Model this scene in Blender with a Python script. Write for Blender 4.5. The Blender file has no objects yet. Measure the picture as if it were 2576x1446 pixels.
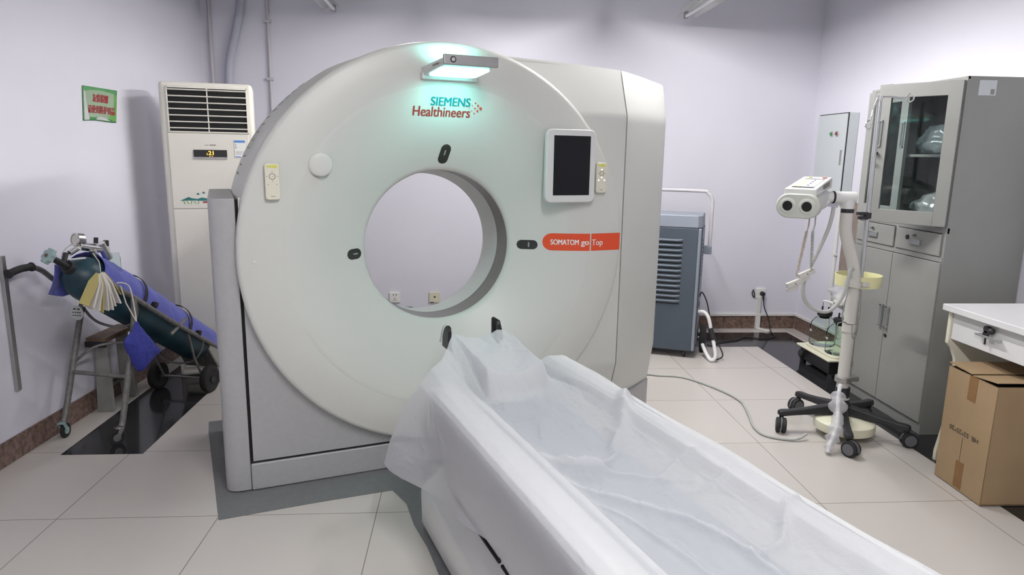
import bpy, bmesh, math, random
from mathutils import Vector, Matrix, Euler, noise
random.seed(7)
PI = math.pi
C = bpy.context.scene.collection
sc = bpy.context.scene

# ------------------------------------------------------------------ camera, light, exposure
cam_d = bpy.data.cameras.new('camera'); cam_d.sensor_width = 36.0; cam_d.lens = 1717.0/2576*36
cam_d.clip_start = 0.02
cam = bpy.data.objects.new('camera', cam_d); C.objects.link(cam); sc.camera = cam
_yd = Vector((-120, 337, -1717)).normalized()
_up = Vector((143, 9280, 1717)); _up = (_up - _yd*_up.dot(_yd)).normalized()
_xd = _yd.cross(_up)
cam.matrix_world = Matrix.Translation((0, 0, 1.45)) @ Matrix((_xd, _yd, _up)).to_4x4()

wd = bpy.data.worlds.new('world'); sc.world = wd; wd.use_nodes = True
wd.node_tree.nodes['Background'].inputs[0].default_value = (0.8, 0.85, 0.95, 1)
wd.node_tree.nodes['Background'].inputs[1].default_value = 0.05
sc.view_settings.view_transform = 'Standard'; sc.view_settings.look = 'None'
sc.view_settings.exposure = 0.35; sc.view_settings.gamma = 1.0; sc.view_settings.use_curve_mapping = False

# the room is lit by bare tubes in suspended reflector fittings, two rows (fittings built at the end):
# x, y, radiance of the lit tube
LIT = [(0.36, 0.80, 340), (0.32, -0.9, 200), (1.10, 3.95, 415), (-0.95, -0.9, 25), (-0.35, 4.25, 85)]

# ------------------------------------------------------------------ materials
def lin(r, g, b):
    f = lambda c: (c/255/12.92) if c/255 <= 0.04045 else ((c/255+0.055)/1.055)**2.4
    return (f(r), f(g), f(b), 1)
def mat(name, col, rough=0.5, metal=0.0, spec=0.5, bump=0.0, bscale=60, var=0.0, vscale=6, emit=None, estr=0, coat=0.0, trans=0.0, alpha=1.0, ior=1.45, sheen=0.0, col2=None):
    m = bpy.data.materials.new(name); m.use_nodes = True
    nt = m.node_tree; b = nt.nodes['Principled BSDF']
    c4 = col if len(col) == 4 else (*col, 1)
    b.inputs['Base Color'].default_value = c4
    b.inputs['Roughness'].default_value = rough; b.inputs['Metallic'].default_value = metal
    b.inputs['Specular IOR Level'].default_value = spec; b.inputs['IOR'].default_value = ior
    b.inputs['Coat Weight'].default_value = coat; b.inputs['Transmission Weight'].default_value = trans
    b.inputs['Alpha'].default_value = alpha; b.inputs['Sheen Weight'].default_value = sheen
    tc = nt.nodes.new('ShaderNodeTexCoord')
    if var > 0:
        n = nt.nodes.new('ShaderNodeTexNoise'); n.inputs['Scale'].default_value = vscale; n.inputs['Detail'].default_value = 5
        r = nt.nodes.new('ShaderNodeValToRGB')
        r.color_ramp.elements[0].position = .3; r.color_ramp.elements[1].position = .7
        k = 1-var
        r.color_ramp.elements[0].color = (c4[0]*k, c4[1]*k, c4[2]*k, 1)
        r.color_ramp.elements[1].color = col2 if col2 else c4
        nt.links.new(tc.outputs['Object'], n.inputs['Vector']); nt.links.new(n.outputs['Fac'], r.inputs['Fac'])
        nt.links.new(r.outputs['Color'], b.inputs['Base Color'])
    if bump > 0:
        n2 = nt.nodes.new('ShaderNodeTexNoise'); n2.inputs['Scale'].default_value = bscale; n2.inputs['Detail'].default_value = 4
        bp = nt.nodes.new('ShaderNodeBump'); bp.inputs['Strength'].default_value = bump; bp.inputs['Distance'].default_value = 0.01
        nt.links.new(tc.outputs['Object'], n2.inputs['Vector']); nt.links.new(n2.outputs['Fac'], bp.inputs['Height'])
        nt.links.new(bp.outputs['Normal'], b.inputs['Normal'])
    if emit:
        b.inputs['Emission Color'].default_value = emit if len(emit) == 4 else (*emit, 1)
        b.inputs['Emission Strength'].default_value = estr
    return m
def glassy(name, tint, refl=0.12, rough=0.02):
    m = bpy.data.materials.new(name); m.use_nodes = True; nt = m.node_tree; nt.nodes.clear()
    out = nt.nodes.new('ShaderNodeOutputMaterial'); mix = nt.nodes.new('ShaderNodeMixShader')
    t = nt.nodes.new('ShaderNodeBsdfTransparent'); t.inputs[0].default_value = (*tint, 1)
    g = nt.nodes.new('ShaderNodeBsdfGlossy'); g.inputs['Roughness'].default_value = rough
    lw = nt.nodes.new('ShaderNodeLayerWeight'); lw.inputs[0].default_value = refl
    nt.links.new(lw.outputs['Fresnel'], mix.inputs[0]); nt.links.new(t.outputs[0], mix.inputs[1]); nt.links.new(g.outputs[0], mix.inputs[2])
    nt.links.new(mix.outputs[0], out.inputs[0]); return m
def sheetmat(name, col, alpha, rough=0.9, transl=0.35, bump=0.25):
    m = bpy.data.materials.new(name); m.use_nodes = True; nt = m.node_tree; nt.nodes.clear()
    out = nt.nodes.new('ShaderNodeOutputMaterial')
    t = nt.nodes.new('ShaderNodeBsdfTransparent')
    p = nt.nodes.new('ShaderNodeBsdfPrincipled'); p.inputs['Base Color'].default_value = (*col, 1); p.inputs['Roughness'].default_value = rough
    p.inputs['Specular IOR Level'].default_value = 0.2; p.inputs['Sheen Weight'].default_value = 0.1
    tl = nt.nodes.new('ShaderNodeBsdfTranslucent'); tl.inputs[0].default_value = (*col, 1)
    a = nt.nodes.new('ShaderNodeMixShader'); a.inputs[0].default_value = transl
    b = nt.nodes.new('ShaderNodeMixShader'); b.inputs[0].default_value = alpha
    tc = nt.nodes.new('ShaderNodeTexCoord')
    n = nt.nodes.new('ShaderNodeTexNoise'); n.inputs['Scale'].default_value = 260; n.inputs['Detail'].default_value = 3
    n3 = nt.nodes.new('ShaderNodeTexNoise'); n3.inputs['Scale'].default_value = 11; n3.inputs['Detail'].default_value = 6; n3.inputs['Distortion'].default_value = 1.2
    bp = nt.nodes.new('ShaderNodeBump'); bp.inputs['Strength'].default_value = bump; bp.inputs['Distance'].default_value = 0.004
    bp2 = nt.nodes.new('ShaderNodeBump'); bp2.inputs['Strength'].default_value = 0.35; bp2.inputs['Distance'].default_value = 0.02
    nt.links.new(tc.outputs['Object'], n.inputs['Vector']); nt.links.new(n.outputs['Fac'], bp.inputs['Height'])
    nt.links.new(tc.outputs['Object'], n3.inputs['Vector']); nt.links.new(n3.outputs['Fac'], bp2.inputs['Height'])
    nt.links.new(bp.outputs[0], bp2.inputs['Normal'])
    nt.links.new(bp2.outputs[0], p.inputs['Normal']); nt.links.new(bp2.outputs[0], tl.inputs['Normal'])
    nt.links.new(p.outputs[0], a.inputs[1]); nt.links.new(tl.outputs[0], a.inputs[2])
    nt.links.new(t.outputs[0], b.inputs[1]); nt.links.new(a.outputs[0], b.inputs[2]); nt.links.new(b.outputs[0], out.inputs[0])
    return m
M = {}
M['wall'] = mat('wall_paint', (.655, .65, .72), .75, bump=.06, bscale=90, var=.03, vscale=2)
M['ceiling'] = mat('ceiling_paint', (.7, .7, .7), .9, bump=.05)
M['shell'] = mat('scanner_shell', (.60, .61, .575), .38, var=.02, vscale=3)
M['shell_w'] = mat('glossy_white_plastic', (.64, .65, .635), .3, coat=.2, var=.02)
M['silver'] = mat('silver_paint', (.41, .415, .42), .42, metal=.12, var=.06, vscale=40, bump=.03, bscale=300)
M['taupe'] = mat('taupe_band', (.20, .18, .165), .35, var=.15, vscale=8)
M['black'] = mat('black_plastic', (.018, .018, .02), .45, bump=.05)
M['gap'] = mat('dark_joint', (.012, .012, .012), .9, bump=.02)
M['joint'] = mat('grey_joint', (.30, .30, .28), .8, bump=.02)
M['smoke'] = mat('smoked_window', (.03, .035, .03), .12, var=.3, vscale=30)
M['cyan'] = mat('cyan_glow', (.6, .95, .9), .4, emit=(.33, 1.0, .90), estr=2.4, var=.02)
M['teal'] = mat('teal_lettering', (.0, .24, .27), .5, var=.02)
M['redtxt'] = mat('red_lettering', (.36, .04, .03), .5, var=.02)
M['dotred'] = mat('red_dot', (.62, .06, .03), .5, var=.02)
M['orange'] = mat('orange_red_label', (.72, .075, .02), .4, var=.03)
M['whitetxt'] = mat('white_lettering', (.8, .8, .78), .5, var=.02)
M['screen'] = mat('dark_screen', (.004, .005, .007), .10, spec=.25, var=.2, vscale=4)
M['cream'] = mat('cream_plastic', (.70, .68, .56), .4, var=.03)
M['ac'] = mat('ivory_metal_casing', (.74, .72, .65), .45, var=.03, bump=.02)
M['yellow'] = mat('yellow_key', (.65, .66, .12), .5, var=.05)
M['greytxt'] = mat('grey_print', (.22, .22, .20), .6, var=.1)
M['blacktxt'] = mat('black_print', (.03, .03, .03), .6, var=.1)
M['whiteled'] = mat('lit_white_key', (.9, .9, .95), .4, emit=(.95, .95, 1), estr=2.5, var=.02)
M['amber'] = mat('amber_digits', (.9, .4, .05), .4, emit=(1, .38, .04), estr=3, var=.02)
M['blueprint'] = mat('blue_print', (.09, .25, .62), .5, var=.05)
M['greenp'] = mat('green_print', (.10, .32, .12), .6, var=.2, vscale=40)
M['tealp'] = mat('teal_print', (.03, .20, .20), .6, var=.2, vscale=40)
M['redp'] = mat('red_print', (.36, .03, .04), .6, var=.25, vscale=60)
M['sheet'] = sheetmat('nonwoven_sheet', (.67, .685, .715), .75)
M['sheet2'] = sheetmat('nonwoven_strap', (.72, .76, .72), .9)
M['mattress'] = mat('blue_grey_mattress', (.12, .18, .25), .6, bump=.1)
M['floor'] = None
M['stone'] = mat('black_granite', (.012, .012, .014), .10, var=.5, vscale=160, col2=(.035, .035, .038, 1))
M['stonebrown'] = mat('brown_stone_skirting', (.145, .09, .072), .3, var=.45, vscale=45, col2=(.24, .16, .13, 1))
M['mat'] = mat('grey_floor_film', (.17, .175, .18), .55, var=.12, vscale=30, bump=.05)
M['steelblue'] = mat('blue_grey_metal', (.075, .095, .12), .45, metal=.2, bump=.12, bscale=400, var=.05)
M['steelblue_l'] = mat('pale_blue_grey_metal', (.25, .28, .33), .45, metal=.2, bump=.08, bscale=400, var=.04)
M['rubber'] = mat('black_rubber', (.015, .015, .016), .7, bump=.1)
M['chrome'] = mat('chromed_metal', (.72, .72, .70), .15, metal=1, var=.05)
M['steel'] = mat('brushed_steel', (.45, .45, .44), .35, metal=.9, var=.1, vscale=20)
M['whitehose'] = mat('white_hose', (.74, .74, .74), .45, var=.03)
M['socket'] = mat('socket_plastic', (.74, .73, .70), .4, var=.02)
M['socket2'] = mat('yellowed_socket_plastic', (.64, .62, .48), .4, var=.03)
M['trunk'] = mat('white_trunking', (.66, .66, .64), .5, var=.04)
M['cab'] = mat('grey_steel_cabinet', (.25, .255, .243), .42, metal=.1, bump=.1, bscale=350, var=.04)
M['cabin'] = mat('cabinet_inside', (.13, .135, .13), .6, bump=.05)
M['glass'] = glassy('door_glass', (.80, .86, .85), .30, .04)
M['jar'] = glassy('jar_glass', (.88, .94, .91), .06, .03)
M['plasticbag'] = sheetmat('clear_plastic_film', (.80, .80, .84), .42, rough=.12, transl=.25, bump=.6)
for _n in M['plasticbag'].node_tree.nodes:
    if _n.type == 'BSDF_PRINCIPLED': _n.inputs['Specular IOR Level'].default_value = 1.0
M['wbox'] = mat('pale_painted_metal', (.50, .54, .55), .5, bump=.04, var=.02)
M['board'] = mat('brown_grey_board', (.25, .20, .17), .6, var=.25, vscale=14)
M['cardboard'] = mat('brown_cardboard', (.36, .255, .145), .8, bump=.1, bscale=120, var=.08, vscale=10)
M['cardin'] = mat('carton_shade_and_mark', (.05, .035, .022), .9, bump=.1)
M['tape'] = mat('brown_packing_tape', (.25, .13, .045), .25, var=.15, vscale=20)
M['desk'] = mat('white_desk_laminate', (.66, .66, .67), .4, var=.02)
M['blackmetal'] = mat('black_painted_base', (.02, .02, .022), .4, var=.2, vscale=30)
M['creamtray'] = mat('cream_tray', (.70, .69, .54), .45, var=.03)
M['poleW'] = mat('off_white_pole', (.56, .55, .51), .4, var=.03)
M['headg'] = mat('greenish_white_plastic', (.52, .54, .49), .45, var=.03)
M['alu'] = mat('matte_aluminium', (.50, .52, .52), .3, metal=.8, var=.05)
M['cable'] = mat('grey_cable', (.42, .43, .41), .5, var=.04)
M['coil'] = mat('beige_coil_cable', (.52, .45, .36), .5, var=.2, vscale=60)
M['bowl'] = mat('pale_yellow_plastic', (.70, .68, .38), .4, var=.03)
M['teal_cyl'] = mat('dark_teal_cylinder_paint', (.008, .035, .055), .42, var=.3, vscale=8, col2=(.013, .065, .09, 1))
M['blue'] = mat('blue_drape_cloth', (.10, .115, .44), .85, bump=.5, bscale=40, var=.2, vscale=12, sheen=.2)
M['bluebag'] = mat('blue_nonwoven_bag', (.035, .045, .30), .8, bump=.5, bscale=60, var=.25, vscale=16)
M['darkband'] = mat('dark_strap', (.02, .02, .03), .7, bump=.1)
M['oldpaint'] = mat('worn_grey_tube', (.21, .205, .195), .5, metal=.3, var=.4, vscale=40)
M['paleaqua'] = mat('pale_aqua_handwheel', (.30, .42, .42), .5, var=.15)
M['paper'] = mat('paper_pages', (.66, .63, .58), .85, bump=.05, var=.04)
M['paper2'] = mat('yellow_card', (.50, .43, .16), .8, bump=.05, var=.08)
M['wood'] = mat('worn_wood', (.19, .125, .085), .6, var=.5, vscale=25, bump=.2)
M['greenlamp'] = mat('green_lens', (.05, .25, .1), .2, var=.1)
M['redlamp'] = mat('red_lens', (.22, .04, .06), .2, var=.1)
M['pipe'] = mat('painted_pipe', (.50, .48, .50), .6, var=.05)
M['greycord'] = mat('grey_duct', (.42, .43, .50), .7, var=.05)
M['tubeoff'] = mat('unlit_tube', (.82, .84, .86), .25, var=.02)
for _i, (_x, _y, _e) in enumerate(LIT): M['tubeon%d' % _i] = mat('lit_tube', (.9, .9, .9), .3, emit=(1.0, .97, .96), estr=_e)
M['pump'] = mat('pale_green_pump', (.60, .64, .57), .4, var=.15, vscale=20)
M['clothwhite'] = mat('white_cloth_pad', (.66, .66, .62), .8, bump=.3, bscale=30, var=.1)

def floor_material():
    m = bpy.data.materials.new('polished_cream_tiles'); m.use_nodes = True; nt = m.node_tree; b = nt.nodes['Principled BSDF']
    geo = nt.nodes.new('ShaderNodeNewGeometry'); sep = nt.nodes.new('ShaderNodeSeparateXYZ'); nt.links.new(geo.outputs['Position'], sep.inputs[0])
    def mth(op, a, b2=None, c=None):
        n = nt.nodes.new('ShaderNodeMath'); n.operation = op
        for i, v in enumerate((a, b2, c)):
            if v is None: continue
            if isinstance(v, (int, float)): n.inputs[i].default_value = v
            else: nt.links.new(v, n.inputs[i])
        return n.outputs[0]
    def line(axis, off):
        t = mth('DIVIDE', mth('SUBTRACT', axis, off), 0.628)
        fr = mth('SUBTRACT', t, mth('FLOOR', t))
        d = mth('MINIMUM', fr, mth('SUBTRACT', 1.0, fr))
        return mth('LESS_THAN', d, 0.0026), mth('FLOOR', t)
    lx, ix = line(sep.outputs[0], -0.355); ly, iy = line(sep.outputs[1], 2.60)
    g = mth('MAXIMUM', lx, ly)
    cmb = nt.nodes.new('ShaderNodeCombineXYZ'); nt.links.new(ix, cmb.inputs[0]); nt.links.new(iy, cmb.inputs[1])
    wn = nt.nodes.new('ShaderNodeTexWhiteNoise'); nt.links.new(cmb.outputs[0], wn.inputs['Vector'])
    n = nt.nodes.new('ShaderNodeTexNoise'); n.inputs['Scale'].default_value = 1.2; n.inputs['Detail'].default_value = 1
    nt.links.new(geo.outputs['Position'], n.inputs['Vector'])
    f = mth('ADD', mth('MULTIPLY', n.outputs['Fac'], 0.15), mth('MULTIPLY', wn.outputs['Value'], 0.35))
    r = nt.nodes.new('ShaderNodeValToRGB'); r.color_ramp.elements[0].position = .2; r.color_ramp.elements[1].position = .8
    r.color_ramp.elements[0].color = (.525, .495, .462, 1); r.color_ramp.elements[1].color = (.545, .513, .478, 1)
    nt.links.new(f, r.inputs['Fac'])
    mx = nt.nodes.new('ShaderNodeMix'); mx.data_type = 'RGBA'; nt.links.new(g, mx.inputs[0]); nt.links.new(r.outputs[0], mx.inputs[6])
    mx.inputs[7].default_value = (.20, .17, .14, 1); nt.links.new(mx.outputs[2], b.inputs['Base Color'])
    n2 = nt.nodes.new('ShaderNodeTexNoise'); n2.inputs['Scale'].default_value = 9; n2.inputs['Detail'].default_value = 5
    nt.links.new(geo.outputs['Position'], n2.inputs['Vector'])
    nt.links.new(mth('ADD', mth('MULTIPLY', wn.outputs['Value'], 0.03), 0.25), b.inputs['Roughness'])
    return m
M['floor'] = floor_material()

# ------------------------------------------------------------------ mesh helpers
class MB:
    def __init__(s): s.v = []; s.f = []; s.m = []
    def add(s, vs, fs, mi=0):
        o = len(s.v); s.v += [tuple(v) for v in vs]; s.f += [tuple(i+o for i in f) for f in fs]; s.m += [mi]*len(fs); return s
    def box(s, c, d, R=None, mi=0):
        vs = [Vector((x*d[0]/2, y*d[1]/2, z*d[2]/2)) for x in (-1, 1) for y in (-1, 1) for z in (-1, 1)]
        if R is not None: vs = [R @ v for v in vs]
        c = Vector(c); vs = [v+c for v in vs]
        return s.add(vs, [(0, 1, 3, 2), (4, 6, 7, 5), (0, 4, 5, 1), (2, 3, 7, 6), (0, 2, 6, 4), (1, 5, 7, 3)], mi)
    def bb(s, a, b, mi=0):
        return s.box([(a[i]+b[i])/2 for i in range(3)], [abs(b[i]-a[i]) for i in range(3)], None, mi)
    def cyl(s, p0, p1, r0, r1=None, n=20, caps=True, mi=0):
        r1 = r0 if r1 is None else r1
        p0 = Vector(p0); p1 = Vector(p1); d = (p1-p0).normalized()
        a = d.orthogonal().normalized(); b = d.cross(a)
        vs = []
        for p, r in ((p0, r0), (p1, r1)):
            for i in range(n):
                t = 2*PI*i/n; vs.append(p+(a*math.cos(t)+b*math.sin(t))*r)
        fs = [(i, (i+1) % n, n+(i+1) % n, n+i) for i in range(n)]
        if caps: fs += [tuple(range(n-1, -1, -1)), tuple(range(n, 2*n))]
        return s.add(vs, fs, mi)
    def tube(s, pts, r, n=10, smooth=0, caps=True, mi=0, closed=False):
        pts = [Vector(p) for p in pts]
        if smooth: pts = catmull(pts, smooth, closed)
        N_ = len(pts); rr = r if callable(r) else (lambda t: r)
        vs = []; prev = None
        for i, p in enumerate(pts):
            if closed: d = (pts[(i+1) % N_]-pts[i-1])
            else: d = pts[min(i+1, N_-1)]-pts[max(i-1, 0)]
            d.normalize()
            if prev is None: a = d.orthogonal().normalized()
            else:
                a = prev-d*prev.dot(d)
                a = a.normalized() if a.length > 1e-6 else d.orthogonal().normalized()
            prev = a; b = d.cross(a); R_ = rr(i/(N_-1))
            for k in range(n):
                t = 2*PI*k/n; vs.append(p+(a*math.cos(t)+b*math.sin(t))*R_)
        fs = []
        for i in range(N_ if closed else N_-1):
            j = (i+1) % N_
            for k in range(n): fs.append((i*n+k, i*n+(k+1) % n, j*n+(k+1) % n, j*n+k))
        if caps and not closed: fs += [tuple(range(n-1, -1, -1)), tuple(range((N_-1)*n, N_*n))]
        return s.add(vs, fs, mi)
    def lathe(s, prof, c=(0, 0, 0), ax='Z', n=40, mi=0, R=None, caps=False):
        # prof: list of (radius, height along axis)
        vs = []; c = Vector(c)
        for r, h in prof:
            for k in range(n):
                t = 2*PI*k/n; x = r*math.cos(t); y = r*math.sin(t)
                v = Vector((x, y, h)) if ax == 'Z' else (Vector((x, h, y)) if ax == 'Y' else Vector((h, x, y)))
                if R is not None: v = R @ v
                vs.append(v+c)
        fs = []
        for i in range(len(prof)-1):
            for k in range(n): fs.append((i*n+k, i*n+(k+1) % n, (i+1)*n+(k+1) % n, (i+1)*n+k))
        if caps: fs += [tuple(range(n-1, -1, -1)), tuple(range((len(prof)-1)*n, len(prof)*n))]
        return s.add(vs, fs, mi)
    def prism(s, poly, f0, f1, mi=0):
        # poly list of 2D; f0,f1 map (a,b)->3D
        n = len(poly); vs = [Vector(f0(*p)) for p in poly]+[Vector(f1(*p)) for p in poly]
        return s.add(vs, [tuple(range(n-1, -1, -1)), tuple(range(n, 2*n))]+[(i, (i+1) % n, n+(i+1) % n, n+i) for i in range(n)], mi)
    def grid(s, fn, nu, nv, mi=0, closeu=False):
        vs = [Vector(fn(i/(nu if closeu else nu-1), j/(nv-1))) for j in range(nv) for i in range(nu)]
        fs = []
        for j in range(nv-1):
            for i in range(nu if closeu else nu-1):
                i2 = (i+1) % nu; fs.append((j*nu+i, j*nu+i2, (j+1)*nu+i2, (j+1)*nu+i))
        return s.add(vs, fs, mi)
    def sphere(s, c, r, n=16, sc_=(1, 1, 1), mi=0):
        c = Vector(c); prof = []
        m = n//2
        vs = []
        for i in range(m+1):
            ph = PI*i/m
            for k in range(n):
                t = 2*PI*k/n
                vs.append(c+Vector((r*math.sin(ph)*math.cos(t)*sc_[0], r*math.sin(ph)*math.sin(t)*sc_[1], r*math.cos(ph)*sc_[2])))
        fs = [(i*n+k, (i+1)*n+k, (i+1)*n+(k+1) % n, i*n+(k+1) % n) for i in range(m) for k in range(n)]
        return s.add(vs, fs, mi)
def catmull(pts, k, closed=False):
    out = []; n = len(pts)
    rng = range(n) if closed else range(n-1)
    for i in rng:
        if closed: p0, p1, p2, p3 = pts[i-1], pts[i], pts[(i+1) % n], pts[(i+2) % n]
        else: p0, p1, p2, p3 = pts[max(i-1, 0)], pts[i], pts[i+1], pts[min(i+2, n-1)]
        for j in range(k):
            t = j/k
            out.append(0.5*((2*p1)+(p2-p0)*t+(2*p0-5*p1+4*p2-p3)*t*t+(3*p1-p0-3*p2+p3)*t**3))
    if not closed: out.append(pts[-1])
    return out
def rrect(w, h, r, n=5, cx=0, cy=0):
    out = []
    for (sx, sy, a0) in ((1, 1, 0), (-1, 1, 90), (-1, -1, 180), (1, -1, 270)):
        for i in range(n+1):
            a = math.radians(a0+90*i/n); out.append((cx+sx*(w/2-r)+r*math.cos(a), cy+sy*(h/2-r)+r*math.sin(a)))
    return out
def build(name, mb, m, parent=None, bevel=0.0, smooth=35, loc=None, rot=None, segs=2, solid=0.0, subsurf=0, label=None):
    me = bpy.data.meshes.new(name); me.from_pydata([tuple(v) for v in mb.v], [], mb.f)
    ms = m if isinstance(m, (list, tuple)) else [m]
    for q in ms: me.materials.append(M[q])
    for p, mi in zip(me.polygons, mb.m): p.material_index = mi
    bm = bmesh.new(); bm.from_mesh(me); bmesh.ops.remove_doubles(bm, verts=bm.verts, dist=1e-6)
    bmesh.ops.recalc_face_normals(bm, faces=bm.faces); bm.to_mesh(me); bm.free()
    me.shade_smooth()
    if smooth < 179: me.set_sharp_from_angle(angle=math.radians(smooth))
    o = bpy.data.objects.new(name, me); C.objects.link(o)
    if parent: o.parent = parent
    if loc: o.location = loc
    if rot: o.rotation_euler = rot
    if solid:
        md = o.modifiers.new('solid', 'SOLIDIFY'); md.thickness = solid; md.offset = 0
    if bevel:
        md = o.modifiers.new('bevel', 'BEVEL'); md.width = bevel; md.segments = segs; md.limit_method = 'ANGLE'; md.angle_limit = math.radians(40); md.harden_normals = True
    if subsurf:
        md = o.modifiers.new('sub', 'SUBSURF'); md.levels = subsurf; md.render_levels = subsurf
    if label: o['label'] = label
    return o
def root(name, label, cat, loc=(0, 0, 0), rz=0.0, group=None):
    o = bpy.data.objects.new(name, None); C.objects.link(o); o.location = loc; o.rotation_euler = (0, 0, rz)
    o.empty_display_size = .1
    return tag(o, label, cat, group)
def tag(o, label, cat, group=None):
    o['label'] = label; o['category'] = cat
    if group: o['group'] = group
    return o
def struct(o): o['kind'] = 'structure'; return o
def textmesh(name, body, size, m, parent, mapf, align='LEFT', extr=0.0006, sx=1.0, thick=0.0, fit=None, sub=0.0, bold=0.0):
    cu = bpy.data.curves.new(name, 'FONT'); cu.body = body; cu.size = 1.0; cu.align_x = align; cu.resolution_u = 6
    ob = bpy.data.objects.new('tmp', cu); C.objects.link(ob); bpy.context.view_layer.update()
    me = bpy.data.meshes.new_from_object(ob.evaluated_get(bpy.context.evaluated_depsgraph_get()))
    bpy.data.objects.remove(ob); bpy.data.curves.remove(cu)
    xs = [v.co.x for v in me.vertices]; ys = [v.co.y for v in me.vertices]
    x0, x1, y0, y1 = min(xs), max(xs), min(ys), max(ys)
    V0 = [(v.co.x, v.co.y) for v in me.vertices]; F0 = [tuple(p.vertices) for p in me.polygons]
    vs, fs = [], []
    for k, sh in enumerate((0.0,) if not bold else (-bold, 0.0, bold)):
        o_ = len(vs)
        for x, y in V0:
            if fit: a = fit[0]+(x-x0)/(x1-x0)*(fit[1]-fit[0])+sh; b = fit[2]+(y-y0)/(y1-y0)*(fit[3]-fit[2])
            else: a = x*size*sx+sh; b = y*size
            vs.append(Vector(mapf(a, b, extr+.00012*k)))
        fs += [tuple(i+o_ for i in f) for f in F0]
    me2 = bpy.data.meshes.new(name); me2.from_pydata([tuple(v) for v in vs], [], fs); me2.materials.append(M[m])
    bpy.data.meshes.remove(me)
    o = bpy.data.objects.new(name, me2); C.objects.link(o); o.parent = parent
    return o
def fbm(x, y, z=0, o=4): return noise.fractal(Vector((x, y, z)), 1.0, 2.0, o)

# ------------------------------------------------------------------ the room
def lwx(y): return -2.115+0.05*(y-3.05)
struct(build('floor', MB().bb((-2.6, -2.2, -.1), (3.0, 5.7, 0)), 'floor'))
struct(build('ceiling', MB().bb((-2.6, -2.2, 3.2), (3.0, 5.7, 3.3)), 'ceiling'))
struct(build('wall_back', MB().bb((-2.6, 5.6, 0), (3.0, 5.7, 3.2)), 'wall'))
struct(build('wall_front', MB().bb((-2.6, -2.3, 0), (3.0, -2.2, 3.2)), 'wall'))
struct(build('wall_right', MB().bb((2.88, -2.2, 0), (3.0, 5.6, 3.2)), 'wall'))
struct(build('wall_left', MB().prism([(lwx(-2.2), -2.2), (lwx(5.6), 5.6), (-2.6, 5.6), (-2.6, -2.2)], lambda a, b: (a, b, 0), lambda a, b: (a, b, 3.2)), 'wall'))
# skirting of brown stone, in tiles
def skirt(name, p0, p1, nrm, L=.30):
    mb = MB(); p0 = Vector((*p0, 0)); p1 = Vector((*p1, 0)); n = Vector((*nrm, 0)); d = (p1-p0); T = d.length; d.normalize(); k = int(T/L)+1
    for i in range(k):
        a = p0+d*(i*L+.0012); b = p0+d*min(T, (i+1)*L-.0012)
        R = Matrix.Rotation(math.atan2(d.y, d.x), 3, 'Z')
        mb.box((a+b)/2+n*.006+Vector((0, 0, .057)), ((b-a).length, .012, .113), R)
    return struct(build(name, mb, 'stonebrown', bevel=.001, segs=1))
skirt('baseboard_left', (lwx(-2.2), -2.2), (lwx(5.585), 5.585), (1, 0))
skirt('baseboard_back', (-1.96, 5.6), (2.865, 5.6), (0, -1))
skirt('baseboard_right', (2.88, 5.585), (2.88, -2.2), (-1, 0))
# black granite border strips inlaid in the floor
struct(build('trim_1', MB().prism([(-1.93, 3.2), (-1.548, 3.2), (-1.548, 5.02), (2.3, 5.02), (2.3, 1.2), (2.74, 1.2), (2.74, 5.45), (-1.93, 5.45)], lambda a, b: (a, b, -.02), lambda a, b: (a, b, .0008)), 'stone'))
# trunking on top of the skirting at the back right corner
struct(build('trim_2', MB().bb((2.10, 5.578, .113), (2.866, 5.6, .135)).bb((2.862, 3.9, .113), (2.88, 5.6, .135)), 'trunk', bevel=.002))

# ------------------------------------------------------------------ ct scanner
GA = math.radians(19.1)
GU = Vector((math.cos(GA), math.sin(GA), 0)); GN = Vector((math.sin(GA), -math.cos(GA), 0)); GO = Vector((-.913, 2.803, 0))
GR = GO+GU*.885
def W(u, v, z): return GO+GU*u+GN*v+Vector((0, 0, z))
def L(u, v, z): return (u-.885, -v, z)          # scanner local coordinates
CZ = 1.022; R1 = .893
scan = root('ct_scanner', 'large white ring-shaped CT scanner with a glowing cyan lamp arm and silver pillar', 'medical scanner', GR, GA)
def dish(r):
    if r > .715: return .05
    t = min(1, (.715-r)/.362); return .05-.17*(t**1.25)
def vf(z):
    if z > 1.64: v = .035-.085*(z-1.64)/.24
    elif z < .40: v = .035-.07*(.40-z)/.23
    else: v = .035
    return v
def ztop(u):
    x = u-.885
    xt = .21
    zc = CZ+math.sqrt(max(0, R1*R1-xt*xt))
    if x <= xt: return CZ+math.sqrt(max(0, R1*R1-x*x))
    t = (x-xt)/1.125
    return zc-.022*t-.040*t*t
def surf(u, z):
    r = math.hypot(u-.885, z-CZ)
    return dish(r) if r < R1-.004 else vf(z)
# disc
prof = [(.353, -.125), (.350, -.135)][::-1]
mb = MB(); pr = [(.350, -.137), (.3515, -.128)]
for i in range(25):
    r = .357+(.712-.357)*i/24; pr.append((r, dish(r)))
pr += [(.714, .0492), (.716, .0500), (.80, .0505), (.872, .049), (.884, .045), (.891, .036), (.893, .026), (.893, -.05)]
mb.lathe([(r, -v) for r, v in pr], c=(0, 0, CZ), ax='Y', n=160)
build('front_ring', mb, 'shell', scan, smooth=50)
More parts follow.
